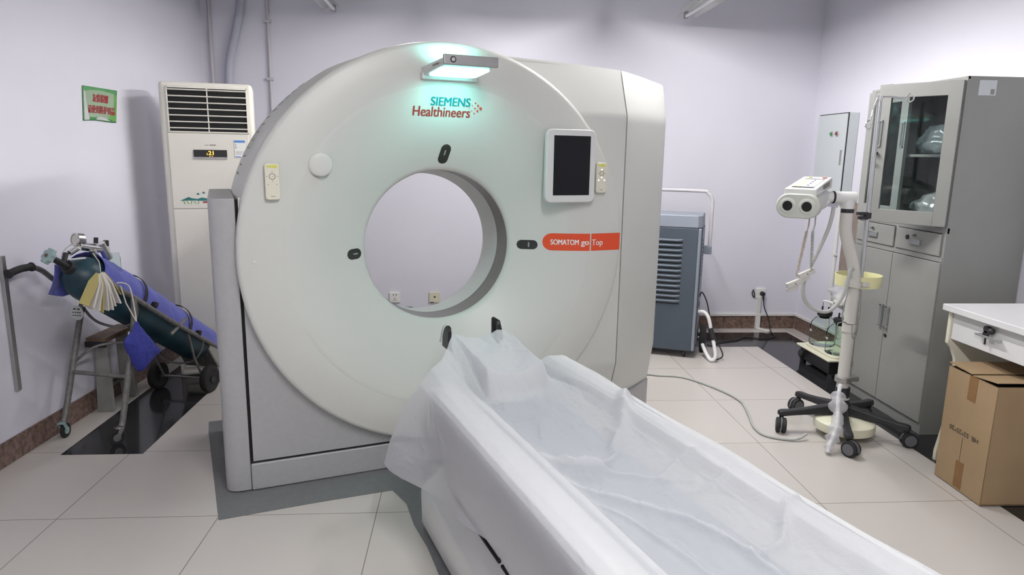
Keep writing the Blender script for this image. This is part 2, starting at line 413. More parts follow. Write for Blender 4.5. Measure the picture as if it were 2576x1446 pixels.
# bore liner: taupe scan window band, then white tunnel flaring at the rear
mb = MB().lathe([(.350, .135), (.350, .262)], c=(0, 0, CZ), ax='Y', n=128); build('scan_window_band', mb, 'taupe', scan, smooth=60)
_lp = [(.3495, .2625, 0), (.3495, .36, -.011), (.3495, .46, -.022), (.36, .50, -.02), (.42, .60, -.01), (.52, .70, 0), (.60, .752, 0)]
mb = MB().grid(lambda s, t: (lambda q: (q[0]*math.cos(2*PI*s), q[1], CZ+q[2]+q[0]*math.sin(2*PI*s)))(_lp[round(t*6)]), 128, 7, closeu=True)
build('bore_liner', mb, 'shell', scan, smooth=60)
# housing shell (polar outline)
def outline(th):
    c, s = math.cos(th), math.sin(th)
    r = R1-.012
    rb = r
    if c > 0:
        lo, hi = r, 2.2
        for _ in range(40):
            m = (lo+hi)/2; x = m*c+.885; z = CZ+m*s
            ins = x < 2.215 and z > .172 and z < ztop(x)-.012
            if ins: lo = m
            else: hi = m
        rb = lo
    return max(r, rb)
def vcorner(u):
    return 0 if u < 1.785 else -.26*((u-1.785)/.43)**1.08
NP = 256
mb = MB(); vs = []
angs = [2*PI*i/NP for i in range(NP)]
lay = []
for a in angs:
    r = outline(a); u = .885+r*math.cos(a); z = CZ+r*math.sin(a)
    vfr = -.045+vcorner(u)-.02*(u > 1.7)
    lay.append((r, vfr))
for (fr, dv) in ((None, None),): pass
rings = []
rings.append([((.60)*math.cos(a), .752, CZ+.60*math.sin(a)) for a in angs])
def gr(a, k):   # the left and upper shell swells a little towards the rear
    return k*max(0, min(1, (math.degrees(a)-85)/35))*(1 if a < PI*1.1 else 0)
for (dr, y, k) in ((-.04, .752, .03), (-.012, .74, .034), (0, .71, .034), (0, .30, .034), (0, .18, .026), (0, .10, .012)):
    rings.append([((r+dr+gr(a, k))*math.cos(a), max(y, -v+.002), CZ+(r+dr+gr(a, k))*math.sin(a)) for a, (r, v) in zip(angs, lay)])
rings.append([(r*math.cos(a), -v, CZ+r*math.sin(a)) for a, (r, v) in zip(angs, lay)])
rings.append([(.86*math.cos(a), .05, CZ+.86*math.sin(a)) for a in angs])
for rg in rings: vs += rg
fs = [(j*NP+i, j*NP+(i+1) % NP, (j+1)*NP+(i+1) % NP, (j+1)*NP+i) for j in range(len(rings)-1) for i in range(NP)]
mb.add(vs, fs); build('housing', mb, 'shell', scan, smooth=40)
# vent slots on the upper left of the housing
for row in range(13):
    a = math.radians(128+row*2.6)
    for k in range(3):
        x = (R1+.0222)*math.cos(a); z = CZ+(R1+.0222)*math.sin(a)
        build('vent_slot', MB().box((x, .34+k*.075, z), (.004, .05, .007), Matrix.Rotation(-a, 3, 'Y')), 'joint', scan)
# right front panel and the receding corner panel (height fields with skirts)
def hf(u0, u1, vfun, zb, zt_, nu=40, nz=60, back=-.06):
    mb = MB()
    def fn(s, t):
        u = u0+(u1-u0)*s
        zt = zt_(u); z = zb+(zt-zb)*t
        return L(u, vfun(u, z), z)
    mb.grid(fn, nu, nz)
    for (fixed, rng, n) in (('s', 0, nz), ('s', 1, nz), ('t', 0, nu), ('t', 1, nu)):
        def fe(a, b, fixed=fixed, rng=rng):
            s, t = (rng, a) if fixed == 's' else (a, rng)
            u = u0+(u1-u0)*s; zt = zt_(u); z = zb+(zt-zb)*t; v = vfun(u, z)
            return L(u, v+(back)*b, z)
        mb.grid(fe, n, 2)
    return mb
def v1(u, z):
    r = math.hypot(u-.885, z-CZ)
    v = vf(z)
    if r < R1-.006: v -= .30*min(1, (R1-.006-r)/.03)
    return v
def v1b(u, z): return max(v1(u, z), -.16)
# keep only the part right of the disc: build as strip following the disc edge
def panel_front():
    mb = MB(); nz = 110; nu = 26
    z0 = .172
    rows = []
    for j in range(nz):
        z = z0+(1.0*j/(nz-1))*(ztop(1.783)-z0)
        rows.append(z)
    def fn(s, t):
        # lower-left boundary: the disc edge, or u=1.10 above/below it
        z = z0+(1.915-z0)*t
        dz = z-CZ
        ub = .885+math.sqrt(max(.02, (R1-.01)**2-dz*dz))
        ub = max(ub, 1.03)
        u1 = 1.783
        ub = min(ub, u1-.004)
        u = ub+(u1-ub)*s
        zz = min(z, ztop(u)-.002)
        return L(u, vf(zz), zz)
    mb.grid(fn, nu, nz)
    mb.grid(lambda s, t: L(1.783, vf(z0+(ztop(1.783)-.002-z0)*t)-.07*s, z0+(ztop(1.783)-.002-z0)*t), 2, 60)
    mb.grid(lambda s, t: (lambda u: L(u, vf(ztop(u))-.07*t, ztop(u)-.002))(1.05+(.733)*s), 40, 2)
    return mb
build('front_panel', panel_front(), 'shell', scan, smooth=30)
def vcp(u, z):
    t = (u-1.789)/.431
    v = vf(z)*(1-.35*t)-.262*t**1.08
    e = max(0, (t-.93)/.07)
    return v-.05*e*e
mb = hf(1.789, 2.22, vcp, .172, lambda u: ztop(u)-.002-(.02*max(0, (u-2.17)/.05)**2), nu=36, nz=60, back=-.10)
build('corner_panel', mb, 'shell', scan, smooth=30)
mb = MB().grid(lambda s, t: L(1.786, vf(.175+(ztop(1.786)-.18)*t)-.012-.0*s, .175+(ztop(1.786)-.18)*t) if s < .5 else L(1.7892, vf(.175+(ztop(1.786)-.18)*t)-.012, .175+(ztop(1.786)-.18)*t), 2, 60)
build('panel_seam', mb, 'gap', scan)
# white collar left of the ring above the silver panel
_q = [(.012, CZ-.048), (.014, CZ-.048)] + [(.885+.872*math.cos(math.radians(a)), CZ+.872*math.sin(math.radians(a))) for a in range(182, 164, -2)]+[(.012, 1.255)]
mb = MB().prism(_q, lambda a, b: L(a, -.07, b), lambda a, b: L(a, 0, b)).bb(L(.012, -.70, 1.245), L(.20, 0.0, 1.262))
build('collar', mb, 'shell', scan, bevel=.006)
# silver parts
_q = [(.012, .136), (1.78, .136)] + [(.885+.872*math.cos(math.radians(a)), CZ+.872*math.sin(math.radians(a))) for a in range(-30, -184, -3)]
_q = _q[:2]+[q for q in _q[2:]]+[(.012, CZ-.05)]
mb = MB().prism(_q, lambda a, b: L(a, -.07, b), lambda a, b: L(a, 0, b))
build('lower_panel', mb, 'silver', scan, bevel=.003)
pts = []
rc = .055
for i in range(9):
    a = PI+PI/2*i/8; pts.append((-.10+rc+rc*math.cos(a), -rc-rc*math.sin(a) if False else -(rc+rc*math.sin(a)))) if False else None
pts = [(0, 0), (0, -.75), (-.10, -.75)] + [(-.10+.06-.06*math.cos(math.radians(a)), -.05+.05*math.sin(math.radians(a))) for a in range(0, 91, 10)]
mb = MB().prism(pts, lambda a, b: L(a, b, .006), lambda a, b: L(a, b, 1.26))
build('side_pillar', mb, 'silver', scan, bevel=.004, smooth=30)
mb = MB().bb(L(.0015, -.07, .004), L(1.78, .004, .125))
build('base_rail', mb, 'silver', scan, bevel=.006)
for (u, z) in ((.10, .07), (.19, .092), (.26, .05)):
    pass
mb = MB()
cp = [(1.785, .0), (1.95, -.085), (2.12, -.20), (2.20, -.255), (2.20, -.74), (1.785, -.74)]
mb.prism(cp, lambda a, b: L(a, b-.01, .004), lambda a, b: L(a, b-.01, .17))
build('corner_plinth', mb, 'silver', scan, bevel=.004)
mb = MB().bb(L(0, -.74, .004), L(1.78, -.075, .17)).bb(L(.02, -.70, .17), L(1.7, -.10, .5))
build('inner_chassis', mb, 'gap', scan)
mb = MB().bb(L(-.004, -.02, .13), L(.014, -.012, 1.255)).bb(L(.0, -.02, .122), L(1.2, -.006, .14))
build('joint_line', mb, 'gap', scan)
# laser windows on the dish
def dishpatch(mb, cx, cz, hw, hl, ang, lift=.0015, n=10):
    # pill: half width hw, half length hl, long axis direction ang
    ca, sa = math.cos(ang), math.sin(ang)
    def fn(s, t):
        y = (t*2-1)*hl
        e = max(0, abs(y)-(hl-hw)); w = math.sqrt(max(0, hw*hw-e*e)) if e > 0 else hw
        x = (s*2-1)*w
        X = cx+y*ca-x*sa; Z = cz+y*sa+x*ca
        return (X, -(dish(math.hypot(X, Z))+lift), CZ+Z)
    mb.grid(fn, 7, 26)
for (cx, cz, ang, hl) in ((.013, .424, math.radians(80), .044), (-.402, -.018, math.radians(2), .034), (.432, -.004, 0, .046)):
    mb = MB(); dishpatch(mb, cx, cz, .0235 if cx < .2 else .0225, hl, ang); o = build('laser_window', mb, 'smoke', scan, smooth=180)
    mb = MB(); dishpatch(mb, cx+.006*math.cos(ang), cz+.006*math.sin(ang), .003, .012, ang+PI/2 if cx > .3 else ang, lift=.0022); build('window_slit', mb, 'joint', o)
# round thumb disc on the left of the ring, small button below
o = build('round_cap', MB().lathe([(.0, -.0545), (.030, -.0545), (.044, -.0535), (.0485, -.050), (.050, -.040)], c=(-.553, 0, CZ+.375), ax='Y', n=48), 'shell', scan, smooth=60)
build('button', MB().lathe([(0, -.054), (.007, -.054), (.009, -.05)], c=(.06-.885, 0, 1.009), ax='Y', n=20), 'shell_w', scan)
# lettering
def dm(x, z, e):  # local x,z -> on surface
    return (x, -(surf(x+.885, z)+.0012+e), z)
textmesh('maker_lettering', 'SIEMENS', .05, 'teal', scan, dm, fit=(-.080, .097, CZ+.629, CZ+.664), bold=.0013)
textmesh('brand_lettering', 'Healthineers', .05, 'redtxt', scan, dm, fit=(-.157, .102, CZ+.584, CZ+.624), bold=.0010)
mb = MB()
for (dx, dz, r) in ((.147, .0, .0062), (.134, .0095, .0045), (.134, -.0095, .0045), (.121, .019, .0032), (.121, 0, .0035), (.121, -.019, .0032), (.108, .0095, .0022), (.108, -.0095, .0022), (.096, 0, .0014)):
    x = dx; z = CZ+.624+dz*1.15; v = surf(x+.885, z)
    mb.cyl((x, -v-.0005, z), (x, -v-.002, z), r, n=16)
build('dot_emblem', mb, 'dotred', scan)
# red name label across the seam
def lab(x, z): return (x, -(max(surf(x+.885, z), .0 if False else -9)+.0014), z)
mb = MB()
def labfn(x0, x1, rounded):
    def fn(s, t):
        x = x0+(x1-x0)*s
        h = .042*2; z = 1.0345+(t-.5)*h
        if rounded:
            k = min(1, (x-x0)/.042); hw = .042*math.sqrt(max(0, 1-(1-k)**2)) if k < 1 else .042
            z = 1.0345+(t-.5)*2*hw
        return (x, -(surf(x+.885, z)+.0014), z)
    return fn
mb.grid(labfn(.497, .7115, True), 60, 9); mb.grid(labfn(.7185, .880, False), 30, 9)
plate = build('name_label', mb, 'orange', scan, smooth=180)
def dm2(x, z, e): return (x, -(surf(x+.885, z)+.002+e), z)
textmesh('label_lettering', 'SOMATOM', .03, 'whitetxt', plate, dm2, fit=(.533, .658, 1.021, 1.047), bold=.0009)
textmesh('label_lettering', 'go', .03, 'whitetxt', plate, dm2, fit=(.670, .706, 1.012, 1.040), bold=.0012)
textmesh('label_lettering', 'Top', .03, 'whitetxt', plate, dm2, fit=(.722, .782, 1.010, 1.048), bold=.0006)
# lamp and camera arm at the top
arm = MB()
zb, zt = 1.762, 1.818
poly0 = [(.754, .05), (1.000, .05), (.985, .335), (.768, .335)]
arm.prism([(.758, .045), (.998, .045), (.984, .330), (.770, .330)], lambda a, b: L(a, b, 1.768+.06*(b-.05)), lambda a, b: L(a, b, 1.806+.03*(b-.05)))
armo = build('lamp_arm', arm, 'shell_w', scan, bevel=.008, segs=3)
build('wall_lip', MB().prism([(.752, .045), (1.002, .045), (1.000, .075), (.754, .075)], lambda a, b: L(a, b, 1.752), lambda a, b: L(a, b, 1.782)), 'shell_w', armo, bevel=.006)
build('camera_bar', MB().bb(L(.765, .325, 1.783), L(.990, .343, 1.822)), 'steel', armo, bevel=.004, label='grey front bar with a round lens')
build('lens', MB().lathe([(.0, -.0), (.008, -.0), (.0085, -.0015), (.0115, -.0015), (.012, 0)], c=(L(.802, .3435, 1.803)), ax='Y', n=24), 'black', armo)
build('lens_glass', MB().cyl(L(.802, .3446, 1.803), L(.802, .3456, 1.803), .0075, n=20), 'pipe', armo)
build('glow_panel', MB().prism(rrect(.205, .205, .03, 5, .877, .19), lambda a, b: L(a, b, 1.762+.06*(b-.05)), lambda a, b: L(a, b, 1.768+.06*(b-.05))), 'cyan', armo, bevel=0)
build('top_glow_strip', MB().prism(rrect(.17, .10, .02, 5, .878, .13), lambda a, b: L(a, b, 1.806+.03*(b-.05)), lambda a, b: L(a, b, 1.812+.03*(b-.05))), 'cyan', armo)
for k in range(5):
    pass
build('arm_print', MB().bb(L(.7615, .20, 1.791), L(.7625, .28, 1.797)), 'greytxt', armo)
def aim(name, loc, d, size, e, sp=180):
    l = bpy.data.lights.new(name, 'AREA'); l.shape = 'RECTANGLE'; l.size = size[0]; l.size_y = size[1]; l.energy = e; l.color = (.30, 1.0, .88); l.spread = math.radians(sp)
    o = bpy.data.objects.new(name, l); C.objects.link(o); o.location = loc
    o.rotation_euler = Vector(d).to_track_quat('-Z', 'Y').to_euler(); return o
aim('lamp_glow', W(.877, .17, 1.755), (-GN*.35+Vector((0, 0, -1))), (.18, .12), .9, 140)
aim('lamp_glow', W(.877, .13, 1.824), (-GN*.45+Vector((0, 0, 1))), (.16, .09), .75, 140)

# tablet, two remote controls on the ring
tb = root('tablet', 'white framed tablet with a blank dark screen on the right of the scanner ring', 'tablet', W(1.457, .052, 1.236), GA)
mb = MB().prism(rrect(.258, .335, .03, 6, 0, .1635), lambda a, b: (a, -.018, b), lambda a, b: (a, -.045, b)); build('frame', mb, 'shell_w', tb, bevel=.006, segs=3)
build('holder', MB().bb((-.06, .03, .07), (.06, -.02, .26)), 'shell_w', tb, bevel=.004)
build('screen', MB().prism(rrect(.190, .272, .002, 2, .003, .166), lambda a, b: (a, -.0445, b), lambda a, b: (a, -.0458, b)), 'screen', tb)
def remote(u, z, w, h, label, lit):
    r = root('remote_control', label, 'remote control', W(u, .048, z), GA, 'remote controls on the scanner front')
    mb = MB().prism(rrect(w, h, .012, 5, 0, h/2), lambda a, b: (a, -.012, b), lambda a, b: (a, -.030, b)); build('casing', mb, 'cream', r, bevel=.004, segs=3)
    build('magnet_mount', MB().bb((-w*.3, .03, h*.2), (w*.3, -.013, h*.8)), 'cream', r)
    build('key_strip', MB().bb((-w*.36, -.0300, h*.88), (-w*.02, -.0308, h*.94)).bb((0.0, -.0300, h*.87), (w*.36, -.0308, h*.95)), 'yellow', r)
    build('dial', MB().lathe([(.010, -.0008), (.0125, -.0008), (.0125, 0), (.010, 0), (.010, -.0008)], c=(0, -.0300, h*.64), ax='Y', n=24), 'greytxt', r)
    k = 'whiteled' if lit else 'greytxt'
    for (a, b) in ((0, .77), (0, .51), (-.28, .42), (.28, .42)):
        build('key', MB().cyl((a*w, -.0300, b*h), (a*w, -.0312, b*h), .003 if lit else .0018, n=10), k, r)
    build('print', MB().bb((-w*.14, -.0300, h*.09), (w*.14, -.0306, h*.105)), 'greytxt', r)
    for _a in (-.36, .36, .02): build('arrow_mark', MB().bb(((_a-.05)*w, -.03, h*.635), ((_a+.05)*w, -.0306, h*.647)), 'greytxt', r)
    return r
remote(.142, 1.258, .056, .143, 'cream remote control stuck on the far left of the scanner ring', False)
remote(1.632, 1.275, .056, .143, 'cream remote control with lit white keys beside the tablet', True)

# ------------------------------------------------------------------ patient table, in the scanner frame
tbl = root('patient_table', 'long white patient table running from the scanner bore into the foreground', 'examination table', GR, GA)
mb = MB()
cs = [(.612, 0), (.600, .03), (.597, .165), (.607, .185), (.665, .236), (.665, .245), (1.105, .245), (1.105, .236), (1.163, .19), (1.172, .165), (1.170, .03), (1.158, 0)]
mb.prism(cs, lambda a, b: L(a, .56, b+.002), lambda a, b: L(a, 3.05, b+.002))
build('plinth', mb, 'shell_w', tbl, bevel=.014, segs=4)
mb = MB()
z0 = .246; n = 3
for k in range(n):
    o_ = .012*k; mb.prism([(.655-o_, z0+k*.085), (1.115+o_, z0+k*.085), (1.115+o_, z0+k*.085+.088), (.655-o_, z0+k*.085+.088)], lambda a, b: L(a, .70-.0, b), lambda a, b: L(a, 3.0, b))
build('bellows', mb, 'shell_w', tbl, bevel=.004)
mb = MB()
for k in range(7):
    v0 = .82+k*.22; u = .652
    mb.bb(L(u-.005, v0, .248), L(u+.003, v0+.20, .256)); mb.box(L(u-.002, v0+.205, .262), (.006, .005, .024), Matrix.Rotation(.5, 3, 'X'))
build('bellows_joint', mb, 'gap', tbl)
# table top tray with raised side rails
cs = [(.575, .53), (.562, .60), (.560, .645), (.572, .664), (.60, .670), (.66, .668), (.680, .655), (.692, .61), (.708, .56), (.745, .574), (1.025, .574), (1.062, .56), (1.078, .61), (1.09, .655), (1.11, .668), (1.17, .670), (1.198, .664), (1.210, .645), (1.208, .60), (1.195, .53), (.575, .529)][:-1]
mb = MB()
def endshrink(v, p):
    return p
mb.prism(cs, lambda a, b: L(a, .79-.21*(a-.56)/.65, b-.010), lambda a, b: L(a, 3.05, b-.010))
build('table_top', mb, 'shell_w', tbl, bevel=.008, segs=2)
mb = MB()
mb.grid(lambda s, t: L(.745+.28*s, .80+2.2*t, .571+.006*abs(2*s-1)**2.5), 20, 30)
build('mattress', mb, 'mattress', tbl, smooth=180, solid=.006)
# head rest board and its holder
def hz(u): return .622+.055*((u-.895)/.12)**2
mb = MB(); mb.grid(lambda s, t: L(.795+.20*s, .26+.50*t, hz(.795+.20*s)-.085*t), 20, 12)
hr = build('head_rest', mb, 'shell_w', tbl, smooth=180, solid=.012)
mb = MB()
for (a, b, c_, d_) in ((.776, .30, .748, .66), (1.012, .30, .755, .66)):
    mb.prism([(.335, d_), (.335, c_-.02), (.32, c_), (.295, c_-.006), (.262, c_-.045), (.27, d_)], lambda p, q, a=a: L(a-.006, p, q), lambda p, q, a=a: L(a+.008, p, q))
pd = build('head_pad', MB().prism([(.37, .655), (.37, .735), (.352, .757), (.325, .750), (.292, .715), (.285, .655)], lambda p, q: L(.770, p, q), lambda p, q: L(.786, p, q)), 'black', tbl, bevel=.003)
pd.rotation_euler = (0, 0, 0)
build('head_pad', MB().prism([(.28, .69), (.30, .66), (.36, .66), (.36, .745), (.347, .758), (.30, .745)], lambda p, q: L(1.008+ (p-.28)*-.25, p, q), lambda p, q: L(1.022+(p-.28)*-.25, p, q)), 'black', tbl, bevel=.003)
build('head_pad_plate', MB().prism([(.985, .675), (.985, .762), (.994, .768), (1.022, .750), (1.036, .69), (1.036, .66)], lambda a, b: L(a, .30, b), lambda a, b: L(a, .314, b)), 'black', tbl, bevel=.003)
mb = MB(); mb.tube([L(.812, .335, .735), L(.795, .34, .745), L(.775, .342, .757), L(.757, .342, .745), L(.748, .345, .70), L(.742, .35, .685)], .004, n=6, smooth=5)
pth = [Vector(L(*p)) for p in ((.86, .37, .708), (.82, .365, .732), (.795, .36, .740), (.775, .352, .762), (.757, .352, .752), (.748, .35, .715), (.743, .35, .69))]
pth = catmull(pth, 6); mb = MB()
vs = []; fs = []
for p in pth: vs += [p+Vector((0, -.010, 0)), p+Vector((0, .010, 0))]
for i in range(len(pth)-1): fs.append((2*i, 2*i+1, 2*i+3, 2*i+2))
mb.add(vs, fs); build('head_strap', mb, 'sheet2', tbl, smooth=180, solid=.0015)
# the sheet
FOLDS = [([(1.16, 1.10), (1.12, 1.15), (1.05, 1.25), (.955, 1.375)], .024, .030),
         ([(.735, 1.34), (.79, 1.43), (.86, 1.455), (.945, 1.40)], .016, .018),
         ([(.872, 1.06), (.835, 1.12), (.80, 1.207)], .005, .008),
         ([(.70, 1.36), (.80, 1.42), (.92, 1.52), (1.04, 1.62)], .009, .014),
         ([(.72, 1.50), (.80, 1.60), (.90, 1.72), (.945, 1.85), (.955, 2.0), (.93, 2.3)], .012, .012),
         ([(.95, 1.93), (1.04, 1.93), (1.10, 1.87), (1.14, 1.865)], .010, .013),
         ([(.74, 1.60), (.79, 1.72), (.82, 1.9), (.84, 2.2)], .008, .012),
         ([(.95, 1.35), (1.0, 1.3), (1.02, 1.2)], .006, .012),
         ([(.98, 1.55), (1.06, 1.52), (1.14, 1.58)], .007, .014),
         ([(.93, 1.62), (1.03, 1.66), (1.12, 1.68)], .006, .012),
         ([(.88, 2.05), (1.0, 2.1), (1.1, 2.2)], .008, .015)]
_rr = random.Random(12)
CREASES = []
for _i in range(46):
    _u = _rr.uniform(.73, 1.03); _v = _rr.uniform(.95, 2.7); _a = _rr.choice((_rr.uniform(.9, 2.0), _rr.uniform(-.5, .6))); _l = _rr.uniform(.05, .20)
    CREASES.append(((_u-math.cos(_a)*_l/2, _v-math.sin(_a)*_l/2), (_u+math.cos(_a)*_l/2, _v+math.sin(_a)*_l/2), _rr.uniform(.0015, .0048), _rr.uniform(.005, .012)))
def segd(p, a, b):
    ax, ay = a; bx, by = b; dx, dy = bx-ax, by-ay; t = ((p[0]-ax)*dx+(p[1]-ay)*dy)/(dx*dx+dy*dy); t = max(0, min(1, t))
    return math.hypot(p[0]-ax-dx*t, p[1]-ay-dy*t), t
def folds(u, v):
    h = 0
    for pts, H, w in FOLDS:
        best = 9; pos = 0; n = len(pts)-1
        for i in range(n):
            d, t = segd((u, v), pts[i], pts[i+1])
            if d < best: best = d; pos = (i+t)/n
        if best < 4*w:
            e = math.sin(PI*min(1, max(0, .12+.76*pos)))**.6
            h += ((1.25 if H > .02 else 2.1)*H*e*math.exp(-(best/(.75*w))**(1.9 if H > .02 else 1.25)))
    for a, b, H, w in CREASES:
        if abs(v-a[1]) < .3:
            d, t = segd((u, v), a, b)
            if d < 5*w: h += 1.6*H*math.sin(PI*(.08+.84*t))*math.exp(-d/w)
    return h
CSEC = [(.0, .577, .320), (.04, .575, .35), (.12, .568, .46), (.20, .558, .575), (.24, .553, .63), (.262, .553, .652), (.280, .562, .667), (.31, .59, .674), (.37, .655, .674), (.40, .688, .668), (.418, .695, .640), (.44, .718, .622), (.47, .75, .604),
        (.51, .80, .598), (.56, .885, .595), (.61, .965, .598), (.65, 1.025, .606), (.68, 1.060, .622), (.70, 1.080, .642), (.72, 1.092, .663), (.75, 1.104, .672), (.85, 1.13, .673), (1.0, 1.165, .672)]
FRONT = [(.0, .468, .560, .295), (.10, .478, .60, .40), (.20, .512, .67, .56), (.265, .548, .745, .655), (.32, .60, .70, .692), (.37, .665, .62, .697), (.42, .725, .50, .703), (.46, .768, .43, .735), (.50, .80, .405, .722), (.56, .895, .395, .700), (.62, .965, .41, .728), (.648, .992, .43, .738), (.662, .998, .47, .70), (.675, 1.004, .51, .635), (.70, 1.035, .575, .612), (.73, 1.075, .61, .650), (.76, 1.10, .62, .668), (1.0, 1.16, .64, .672)]
def interp(tab, s):
    for i in range(len(tab)-1):
        if s <= tab[i+1][0]:
            t = (s-tab[i][0])/(tab[i+1][0]-tab[i][0]); t2 = t
            return [tab[i][k]+(tab[i+1][k]-tab[i][k])*t2 for k in range(1, len(tab[i]))]
    return list(tab[-1][1:])
def sheetpt(s, t):
    tt = t
    fu, fv, fz = interp(FRONT, s); cu, cz = interp(CSEC, s)
    # rows: first 22% of t blends from front edge to the regular section at v = 1.0
    if tt < .28:
        k = tt/.28; kk = k*k*(3-2*k)
        v = fv+(1.02-fv)*k; u = fu+(cu-fu)*kk; z = fz+(cz-fz)*kk
        if .38 < s < .50:   # hollow between rail end and head rest
            z -= .035*math.sin(PI*k)*math.sin(PI*(s-.38)/.12)
        amp = .006
    else:
        k = (tt-.28)/.72; v = 1.02+2.02*k; u, z = cu, cz; amp = .004; kk = 1
    if .47 < s < .68 and v < .90:   # the head rest under the sheet
        sm = lambda x: max(0, min(1, x))**2*(3-2*max(0, min(1, x)))
        wq = sm((.128-abs(u-.885))/.022)*sm((.86-v)/.07)
        zp = .700+.034*((u-.885)/.105)**2-.075*(v-.42)
        z += wq*max(0, zp-z)
    if .3 < s < .9:
        z += folds(u, v)*(.3+.7*min(1, kk+.0))
    # small crumple
    n1 = fbm(u*9, v*5, 3.1); n2 = fbm(u*3.1, v*2.2, 8.7)
    rdg = (1-abs(fbm(u*7+v*1.5, v*2.6, 11.3))*2.2)
    n4 = (1-abs(fbm(u*16-v*2, v*6, 5.5))*2.0)
    inn = 1 if .43 < s < .69 else .0
    if (.26 < s < .42 or s > .73): amp = .0015
    z += .003+amp*abs(n1)+inn*(.007*max(0, rdg-.45)+.004*max(0, n4-.5))
    if s < .26:
        w = (.26-s)/.26
        hang = .020*math.sin(v*7.5+2*n2)*w+.012*math.sin(v*17+1.0)*w*w
        u -= .012*w+hang*.45*min(1, max(0, (v-.8)/.4)); z += w*.075*min(1, max(0, (v-.95)/.40))
        if s < .02: pass
    if s > .9: u += .008*math.sin(v*9)
    z -= 0
    return L(u, v, z)
mb = MB().grid(sheetpt, 340, 460)
sheet = build('bed_sheet', mb, 'sheet', None, smooth=180, loc=GR, rot=(0, 0, GA))
tag(sheet, 'rumpled translucent white disposable sheet draped over the patient table', 'bed sheet')

# grey film on the floor round scanner and table
mp = [(-.18, -.74), (-.135, .205), (.20, .203), (.565, .212), (.592, .35), (.578, .52), (.583, .7), (.572, .9), (.575, 1.4), (.57, 2.6), (1.25, 2.6), (1.25, .30), (1.9, .25), (1.9, -.9), (-.18, -.9)]
fm = build('floor_mat', MB().prism(mp, lambda a, b: L(a, b, .001), lambda a, b: L(a, b, .002)), 'mat', None, loc=GR, rot=(0, 0, GA))
tag(fm, 'dull grey protective film on the floor around scanner and table base', 'floor covering')
# small white paint flecks are part of the film; cable from scanner to injector stand
mb = MB(); mb.tube([(1.02, 4.22, .012), (1.20, 4.33, .010), (1.315, 4.31, .008), (1.464, 4.263, .008), (1.60, 4.05, .008), (1.668, 3.825, .008), (1.63, 3.60, .008), (1.585, 3.42, .008), (1.60, 3.30, .008), (1.72, 3.24, .010), (1.80, 3.262, .03)], .007, n=10, smooth=8)
tag(build('floor_cable', mb, 'cable'), 'grey cable snaking over the pale floor from scanner to wheeled stand', 'cable')

# ------------------------------------------------------------------ wall sockets
def socket(x, z, w, m, label, kind):
    r = root('wall_socket', label, 'wall socket', (x, 5.6, z))
    build('plate', MB().bb((-w/2, -.012, -w/2), (w/2, -.0005, w/2)), m, r, bevel=.003)
    mb = MB()
    if kind == 5:
        for (a, b, c_, d_) in ((-.012, .022, .003, .006), (.012, .022, .003, .006), (0, -.008, .003, .005), (-.010, -.024, .004, .003), (.010, -.024, .004, .003)): mb.bb((a-c_, -.0128, b-d_/1), (a+c_, -.0118, b+d_))
    elif kind == 1: mb.bb((-.008, -.0128, .0), (.008, -.0118, .012)); mb.bb((-w*.42, -.0128, -w*.47), (-w*.05, -.0118, -w*.41))
    else: mb.bb((.01, -.0128, -.006), (.016, -.0118, .006))
    build('holes', mb, 'blacktxt', r)
    return r
socket(-.572, .270, .086, 'socket', 'white five-hole wall socket, left of the two seen through the scanner bore', 5)
socket(-.243, .270, .090, 'socket2', 'yellowed wall plate with one port, right of the two seen through the scanner bore', 1)
s3 = socket(2.545, .312, .086, 'socket', 'white wall socket near the back right corner with a black plug in it', 0)
pl_ = root('power_cord', 'black plug and cord hanging from the back right wall socket to the floor', 'power cord', (2.555, 5.588, .31))
build('plug', MB().cyl((0, -.001, 0), (0, -.035, 0), .020, .017, n=20).cyl((0, -.03, -.01), (.004, -.034, -.06), .009, .006, n=12), 'black', pl_, bevel=.002)
mb = MB().tube([(.004, -.034, -.055), (.012, -.05, -.12), (.045, -.07, -.2), (.05, -.09, -.262), (.045, -.13, -.298), (.0, -.30, -.303), (-.12, -.36, -.303), (-.25, -.31, -.303), (-.36, -.40, -.303), (-.52, -.46, -.303), (-.62, -.57, -.303), (-.68, -.62, -.28)], .0045, n=8, smooth=8)
build('cord', mb, 'rubber', pl_)
tr = build('cable_trunking', MB().bb((2.512, 5.572, .138), (2.547, 5.5995, .268)).bb((2.512, 5.555, .003), (2.547, 5.587, .138)).box((2.565, 5.51, .008), (.035, .12, .014), Matrix.Rotation(.5, 3, 'Z')), 'trunk', bevel=.002)
tag(tr, 'white plastic trunking running down the back wall below the socket with the plug', 'cable trunking')
# black cable bunch beside the socket
tag(build('cable_coil', MB().tube([(2.485, 5.593, .345), (2.470, 5.59, .32), (2.478, 5.592, .29), (2.492, 5.592, .275), (2.488, 5.585, .31), (2.480, 5.585, .33)], .0045, n=6, smooth=5), 'black'), 'small black loop of wire tucked at the left edge of the corner socket', 'wire')

